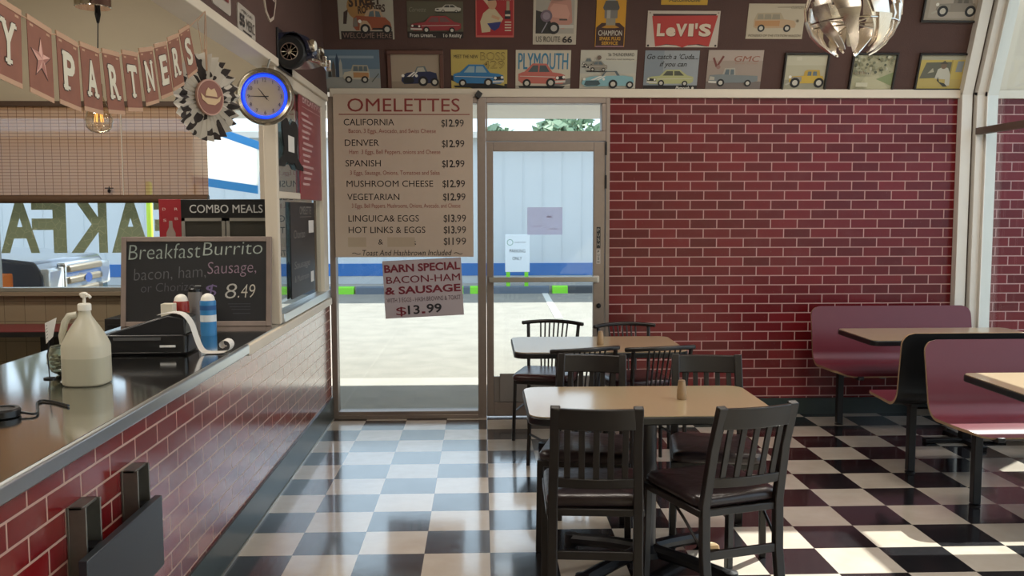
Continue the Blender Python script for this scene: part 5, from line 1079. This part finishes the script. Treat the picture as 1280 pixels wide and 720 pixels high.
MB(mat('ornament_mount_board', '17151a', 0.5)).box(XL, XL+0.012, Y0-0.005, Y1+0.02, zb-0.02, zt+0.012).build('backboard', t, 0.003)  # dark mount board behind the car front

# ================================================================== CLOCK, BANNER, ROSETTE, LAMPS
CY = 0.86; cc = ony(331, 120.5, CY); cr = 35.0/FPX*(CY-CP.y)
CN = Vector((0.10, -1, -0.03)).normalized(); CU = Vector((1, 0.10, 0)).normalized(); KF = Frame(cc, CU, CN.cross(CU).normalized()*(1), CN)
if KF.V.z < 0: KF.V = -KF.V
t = thing('wall_clock', 'round chrome clock with a glowing blue ring hung at the soffit corner', 'clock', (cc.x, CY, cc.z-cr))
MB(mat('clock_chrome_rim', 'a89f90', 0.22, 0.9)).lathe([(cr*0.80, -0.04), (cr*0.97, -0.04), (cr, -0.015), (cr*0.98, 0.012), (cr*0.90, 0.026), (cr*0.80, 0.02), (cr*0.78, 0.0)], KF.O, 48, None, KF, False).build('rim', t)
MB(mat('clock_face', 'b5a58e', 0.6)).lathe([(cr*0.79, -0.03), (cr*0.79, -0.004), (0, -0.004)], KF.O, 48, None, KF).build('face', t)
pts = [KF.p(cr*0.725*math.cos(R(a)), cr*0.725*math.sin(R(a)), 0.004) for a in range(0, 360, 8)]
MB(mat('blue_neon', '2a5cf0', 0.3, emit='1033e8', es=1.1)).tube(pts, 0.0075, 8, closed=True).build('neon_ring', t)
m = MB(ink('352e2a'))
for k in range(1, 13):
    a = R(90-30*k); st = str(k); m.textw(KF, st, cr*0.56*math.cos(a), cr*0.56*math.sin(a)-0.009, 0.019, 0.0, None, 0, 0, 0.9, 'c')
m.build('numerals', t)
hm = MB(ink('1d1a1a'))
def hand(ang, L, w_, mb, back=0.02):
    a = R(90-ang); d = Vector((math.cos(a), math.sin(a))); p = Vector((-d.y, d.x))*w_; q = [-d*back-p, d*L-p*0.4, d*L+p*0.4, -d*back+p]; mb.poly(KF, [tuple(x) for x in q], 0.002)
hand(322, cr*0.36, 0.003, hm); hm.build('hour_hand', t); hm = MB(ink('1d1a1a')); hand(270, cr*0.54, 0.0025, hm); hm.build('minute_hand', t); hm = MB(ink('2b2625')); hand(138, cr*0.2, 0.0018, hm); hm.build('second_hand', t)
MB(M_ALU2).tube([(cc.x, CY+0.045, cc.z+cr*0.9), (cc.x+0.02, CY+0.05, 2.40)], 0.005, 6).box(cc.x-0.02, cc.x+0.02, CY+0.04, CY+0.07, cc.z+0.02, cc.z+0.10).build('hanger', t)

M_PEN = mat('pennant_wood_print', '81503f', 0.65, var=0.18, scale=22); M_PEN2 = mat('pennant_pale_edge', 'b08c72', 0.65); M_LET = mat('letter_cream', 'c9c2b0', 0.6); M_LSH = mat('letter_outline', '3b2018', 0.6)
XBN = -1.15
PEN = [('Y', [(-47, -42), (108, 55), (-37, 345), (118, 432)]), ('*', [(133, 68), (252, 145), (148, 455), (272, 500)]), ('P', [(278, 150), (385, 212), (297, 505), (408, 545)]), ('A', [(398, 205), (490, 243), (420, 550), (520, 570)]),
       ('R', [(508, 240), (592, 262), (540, 560), (628, 572)]), ('T', [(606, 247), (683, 262), (640, 555), (715, 545)]), ('N', [(692, 240), (760, 232), (725, 540), (803, 510)]), ('E', [(768, 220), (830, 205), (808, 505), (868, 478)]),
       ('R', [(836, 187), (890, 165), (870, 480), (925, 430)]), ('S', [(895, 150), (940, 122), (935, 415), (1000, 370)])]
SER = {'Y': [(0.02, .92, .36, 1), (.64, .92, .98, 1), (.3, 0, .7, .09)], 'P': [(0, .92, .3, 1), (0, 0, .5, .09)], 'A': [(0, 0, .38, .09), (.62, 0, 1, .09)], 'R': [(0, .92, .3, 1), (0, 0, .44, .09), (.62, 0, 1, .09)],
       'T': [(.28, 0, .72, .09), (0, .78, .10, 1), (.90, .78, 1, 1)], 'N': [(0, .92, .3, 1), (0, 0, .36, .09), (.66, .92, 1, 1)], 'E': [(0, .92, .3, 1), (0, 0, .3, .09), (.88, .74, .97, 1), (.88, 0, .97, .26)], 'S': [(.04, .02, .13, .28), (.86, .72, .95, .98)]}
t = thing('party_banner', 'brown cowboy pennant banner spelling partners strung over the counter', 'banner', (XBN, -1.2, 1.85))
tops = []
for ch_, q in PEN:
    TL, TR, BL, BR = [onx(x/4, y/4, XBN) for x, y in q]
    U = (TR-TL).normalized(); W_ = 0.130; H_ = 0.190; F = Frame(((TL+TR)/2 - U*W_/2), U, -(BL-TL + BR-TR)); F = Frame(F.p(0, -H_), F.U, F.V, (1, 0, 0)); tops += [F.p(0, H_-0.012), F.p(W_, H_-0.012)]
    pn = MB(M_PEN).fbox(F, 0, W_, 0.012, H_-0.014, -0.0008, 0.0008).build('pennant', t)
    m = MB(M_PEN2).fbox(F, 0, W_, 0, 0.012, -0.0009, 0.0009).fbox(F, 0, W_, H_-0.014, H_, -0.002, 0.002); m.fbox(F, 0.012, 0.03, H_-0.024, H_-0.0185, 0, 0.0012).fbox(F, W_-0.03, W_-0.012, H_-0.024, H_-0.0185, 0, 0.0012); m.build('edge', pn)
    if ch_ == '*':
        cx, cy, ro, ri = W_/2, H_*0.50, 0.052, 0.020; m = MB(); P5 = [(cx+(ro if i % 2 == 0 else ri)*math.sin(math.pi*i/5), cy+(ro if i % 2 == 0 else ri)*math.cos(math.pi*i/5)) for i in range(10)]
        m.poly(F, [(cx+(x-cx)*1.12, cy+(y-cy)*1.12-0.001) for x, y in P5], 0.0012, M_LSH)
        for i in range(10): m.add([F.p(cx, cy, 0.006), F.p(*P5[i], 0.002), F.p(*P5[(i+1) % 10], 0.002)], [(0, 1, 2)], mat('star_light', 'c99a8c', 0.5) if i % 2 else mat('star_dark', 'a06a5e', 0.5))
        m.build('star', pn, 0, False)
    else:
        lw, lh = W_*0.62, H_*0.50; u0, v0 = W_*0.19, H_*0.25
        for nm, mm_, gr, n_, bd in (('outline', M_LSH, 0.0028, 0.0012, 0.03), ('letter', M_LET, 0.0, 0.0022, 0.03)):
            m = MB(mm_); m.text(F, ch_, u0+lw*0.06-gr, u0+lw*0.94+gr, v0-(gr if gr else 0), lh+2*gr, n_, None, bd)
            for a, b, c_, d_ in SER[ch_]: m.rect(F, u0+a*lw-gr, u0+c_*lw+gr, v0+b*lh-gr, v0+d_*lh+gr, n_+0.0004)
            m.build(nm, pn)
hook = onx(256, 12, XL+0.014)
hook = Vector((XL+0.015, hook.y, 2.405))
MB(M_PEN2).tube(tops+[hook], 0.0018, 5).build('string', t)
# rosette
RY = hook.y; rc = ony(258.5, 122, RY); RN = Vector((0.877, -0.48, 0)).normalized(); RU = Vector((0.48, 0.877, 0)).normalized(); RF = Frame(rc, RU, (0, 0, 1), RN); rr_ = 0.182
t = thing('paper_rosette', 'pleated cow-print paper rosette with a cowboy hat centre', 'rosette', (rc.x, rc.y, rc.z-rr_))
M_COW = mat('cow_print_paper', 'c3bbb0', 0.7); nt = M_COW.node_tree; nz = nt.nodes.new('ShaderNodeTexNoise'); nz.inputs['Scale'].default_value = 21; nz.inputs['Detail'].default_value = 0.5
nt.links.new(nt.nodes['Texture Coordinate'].outputs['Object'], nz.inputs['Vector']); mxc = nt.nodes.new('ShaderNodeMix'); mxc.data_type = 'RGBA'; mxc.inputs['A'].default_value = lin('c6beb3'); mxc.inputs['B'].default_value = lin('3a3230')
nt.links.new(mathn(nt, 'GREATER_THAN', nz.outputs['Fac'], 0.53), mxc.inputs['Factor']); nt.links.new(mxc.outputs['Result'], nt.nodes['Principled BSDF'].inputs['Base Color'])
m = MB(M_COW); N_ = 56; vs = []
for i in range(N_):
    a = 2*math.pi*i/N_; up_ = 0.016 if i % 2 else -0.012; ro = rr_*(1.0 if i % 2 else 0.955)
    for q, hh_ in ((0.045, up_*0.4), (ro, up_)): vs.append(RF.p(q*math.cos(a), q*math.sin(a), hh_))
m.add(vs, [(2*i, 2*i+1, (2*i+3) % (2*N_), (2*i+2) % (2*N_)) for i in range(N_)]); m.build('pleats', t, 0, False)
MB(mat('rosette_rim', 'b08878', 0.6)).lathe([(0.074, 0.010), (0.074, 0.022), (0, 0.022)], RF.O, 36, None, RF).build('medallion_rim', t); MB(mat('rosette_brown', '7c4a3c', 0.6)).lathe([(0.068, 0.022), (0.068, 0.0235), (0, 0.0235)], RF.O, 36, None, RF).build('medallion', t)
hat = [(-.058, .012), (-.05, -.012), (-.02, -.03), (.02, -.03), (.048, -.012), (.056, .012), (.035, -.004), (.030, .02), (.018, .038), (.0, .030), (-.016, .038), (-.028, .022), (-.034, -.004)]
MB(mat('hat_tan', 'c0a27c', 0.6)).prism(RF, hat, 0.0236, 0.026).build('hat', t); MB(mat('hat_band', '6b4030', 0.6)).poly(RF, [(-.033, -.004), (.034, -.004), (.033, .004), (-.032, .004)], 0.0265).build('hat_band', t)
MB(M_PEN2).tube([RF.p(0, rr_*0.95, -0.004), RF.p(0.0, rr_*0.95+0.06, -0.004), hook], 0.002, 5).tube([RF.p(-0.01, rr_*0.9, -0.004), RF.p(-0.035, rr_+0.12, -0.004), hook], 0.0016, 5).tube([RF.p(0.01, rr_*0.9, -0.004), RF.p(0.012, rr_+0.12, -0.004), hook], 0.0016, 5).box(rc.x-0.006, rc.x+0.006, rc.y-0.004, rc.y+0.004, rc.z+rr_*0.6, rc.z+rr_*1.08).build('string', t)

# Edison pendant
PY = 0.35; p0, pb = ony(122, 15, PY), ony(123.5, 142, PY)
t = thing('pendant_lamp', 'glass bulb pendant lamp hanging behind the pennant banner', 'lamp', (p0.x, PY, pb.z-0.09))
zc_ = ony(120, 10, PY).z; hw = 42/2/FPX*(PY-CP.y)
MB(M_CHROME).lathe([(hw*0.96, zc_), (hw, zc_+0.004), (hw, zc_+0.08), (hw*0.9, zc_+0.085), (0, zc_+0.085)], (ony(116, 5, PY).x, PY, 0), 32).build('canopy', t)
MB(M_ALU2).tube([(p0.x-0.02, PY, zc_+0.08), (p0.x-0.02, PY, CZ)], 0.006, 8).build('rod', t)
MB(M_BLACKM).lathe([(0.012, zc_+0.004), (0.014, zc_-0.03), (0.006, zc_-0.07)], (p0.x, PY, 0), 12).tube([(p0.x, PY, zc_-0.06), (pb.x, PY, pb.z+0.14)], 0.003, 6).build('cord', t)
MB(mat('brass_socket', '6f5230', 0.35, 0.8)).lathe([(0.006, pb.z+0.15), (0.02, pb.z+0.14), (0.022, pb.z+0.085), (0.018, pb.z+0.08)], (pb.x, PY, 0), 18).build('socket', t)
MB(glass_mat('clear_bulb_glass', 'f2ead9', 0.04, 2.2)).lathe([(0.02, pb.z+0.085), (0.03, pb.z+0.06), (0.052, pb.z+0.01), (0.063, pb.z-0.035), (0.058, pb.z-0.065), (0.04, pb.z-0.085), (0.0, pb.z-0.095)], (pb.x, PY, 0), 28).build('bulb', t)
fl = MB(mat('filament', 'e0a860', 0.4, emit='ffb45a', es=1.0))
for i in range(6): a = i*math.pi/3; fl.tube([(pb.x+0.008*math.cos(a), PY+0.008*math.sin(a), pb.z+0.06), (pb.x+0.02*math.cos(a+.3), PY+0.02*math.sin(a+.3), pb.z-0.04)], 0.0016, 4)
fl.build('filament', t)

# chrome leaf chandelier
HY = 0.25; hc = ony(1066.5, 14, HY); hr = 58.5/FPX*(HY-CP.y)
t = thing('chandelier', 'chrome sphere pendant of jagged curved metal leaves', 'lamp', (hc.x, HY, hc.z-hr))
MB(M_CHROME).tube([(hc.x, HY, hc.z+hr*0.2), (hc.x, HY, CZ)], 0.008, 8).lathe([(0.05, CZ-0.02), (0.05, CZ)], (hc.x, HY, 0), 20).build('stem', t)
MB(mat('white_lamp_tube', 'd9d4c6', 0.35)).lathe([(0.022, hc.z-hr*0.72), (0.027, hc.z-hr*0.66), (0.027, hc.z+hr*0.6), (0.02, hc.z+hr*0.62), (0, hc.z+hr*0.62)], (hc.x, HY, 0), 16).build('lamp_core', t)
def sph(lo, la, q=1.0): return Vector((hc.x+hr*q*math.cos(la)*math.sin(lo), HY-hr*q*math.cos(la)*math.cos(lo), hc.z+hr*q*math.sin(la)))
def leaf(lo, prof, q, twist, nm):
    # prof: list of (latitude deg, left deg, right deg) outlines of a curved strip
    k = len(prof); m = MB(M_LEAF); th = 0.006/hr; NX = 5; A = []; B = []
    for la, l, r in prof:
        sh_ = twist*(la-20)/100
        A.append([sph(R(lo+sh_+l+(r-l)*i/(NX-1)), R(la), q) for i in range(NX)]); B.append([sph(R(lo+sh_+l+(r-l)*i/(NX-1)), R(la), q-th) for i in range(NX)])
    va = [p for a in A for p in a]; vb = [p for b in B for p in b]; n = len(va); m.v = va+vb; m.mi(M_LEAF)
    for j in range(k-1):
        for i in range(NX-1):
            a = j*NX+i; m.f.append((a, a+1, a+NX+1, a+NX)); m.f.append((n+a, n+a+NX, n+a+NX+1, n+a+1))
    ring = list(range(NX)) + [NX*j+NX-1 for j in range(1, k)] + [NX*(k-1)+i for i in range(NX-2, -1, -1)] + [NX*j for j in range(k-2, 0, -1)]
    for i in range(len(ring)): a, b = ring[i], ring[(i+1) % len(ring)]; m.f.append((b, a, n+a, n+b))
    m.fm = [0]*len(m.f); m.build(nm, t, 0, True, 40)
J = [[(72, -14, 14), (55, -20, 12), (54.5, -20, 4), (40, -20, 6), (39.5, -8, 16), (24, -8, 18), (23.5, -17, 18), (5, -19, 16), (4.5, -19, 8), (-12, -20, 9), (-12.5, -12, 15), (-30, -14, 14), (-45, -14, 12), (-60, -16, 6), (-68, -16, -8)],
     [(72, -10, 18), (58, -8, 22), (57.5, -16, 22), (38, -18, 18), (37.5, -18, 6), (20, -18, 8), (19.5, -10, 20), (2, -8, 20), (1.5, -16, 14), (-16, -18, 12), (-16.5, -18, 2), (-34, -17, 6), (-50, -18, 4), (-62, -22, -8)],
     [(70, -16, 8), (52, -18, 16), (51.5, -6, 16), (30, -6, 20), (29.5, -18, 20), (12, -20, 8), (11.5, -20, 16), (-6, -18, 18), (-6.5, -10, 18), (-24, -12, 12), (-42, -12, 14), (-56, -14, 10), (-66, -14, -2)]]
def slim(pr): return [(la, l*(1.0 if la > 5 else 0.80+la*0.0055), r*(1.0 if la > 5 else 0.80+la*0.0055)) for la, l, r in pr]
for i in range(9): leaf(i*40+8, slim(J[i % 3]), 1.0-0.03*(i % 2), (-30, -45, -20)[i % 3], 'leaf')
for i in range(9): leaf(i*40+30, [(10, -4, 3), (-10, -5, 4), (-30, -6, 4), (-50, -8, 0), (-60, -10, -7)], 0.93, -50, 'inner_leaf')
m = MB(M_CHROME)
for la in (-18, 40): 
    m.tube([sph(R(a), R(la), 0.955) for a in range(0, 360, 10)], 0.004, 6, closed=True)
for a in range(0, 360, 60): m.tube([sph(R(a), R(40), 0.955), (hc.x, HY, hc.z+hr*0.75)], 0.004, 6); m.tube([sph(R(a), R(-18), 0.955), (hc.x, HY, hc.z-hr*0.25)], 0.004, 6)
m.build('inner_ring', t)
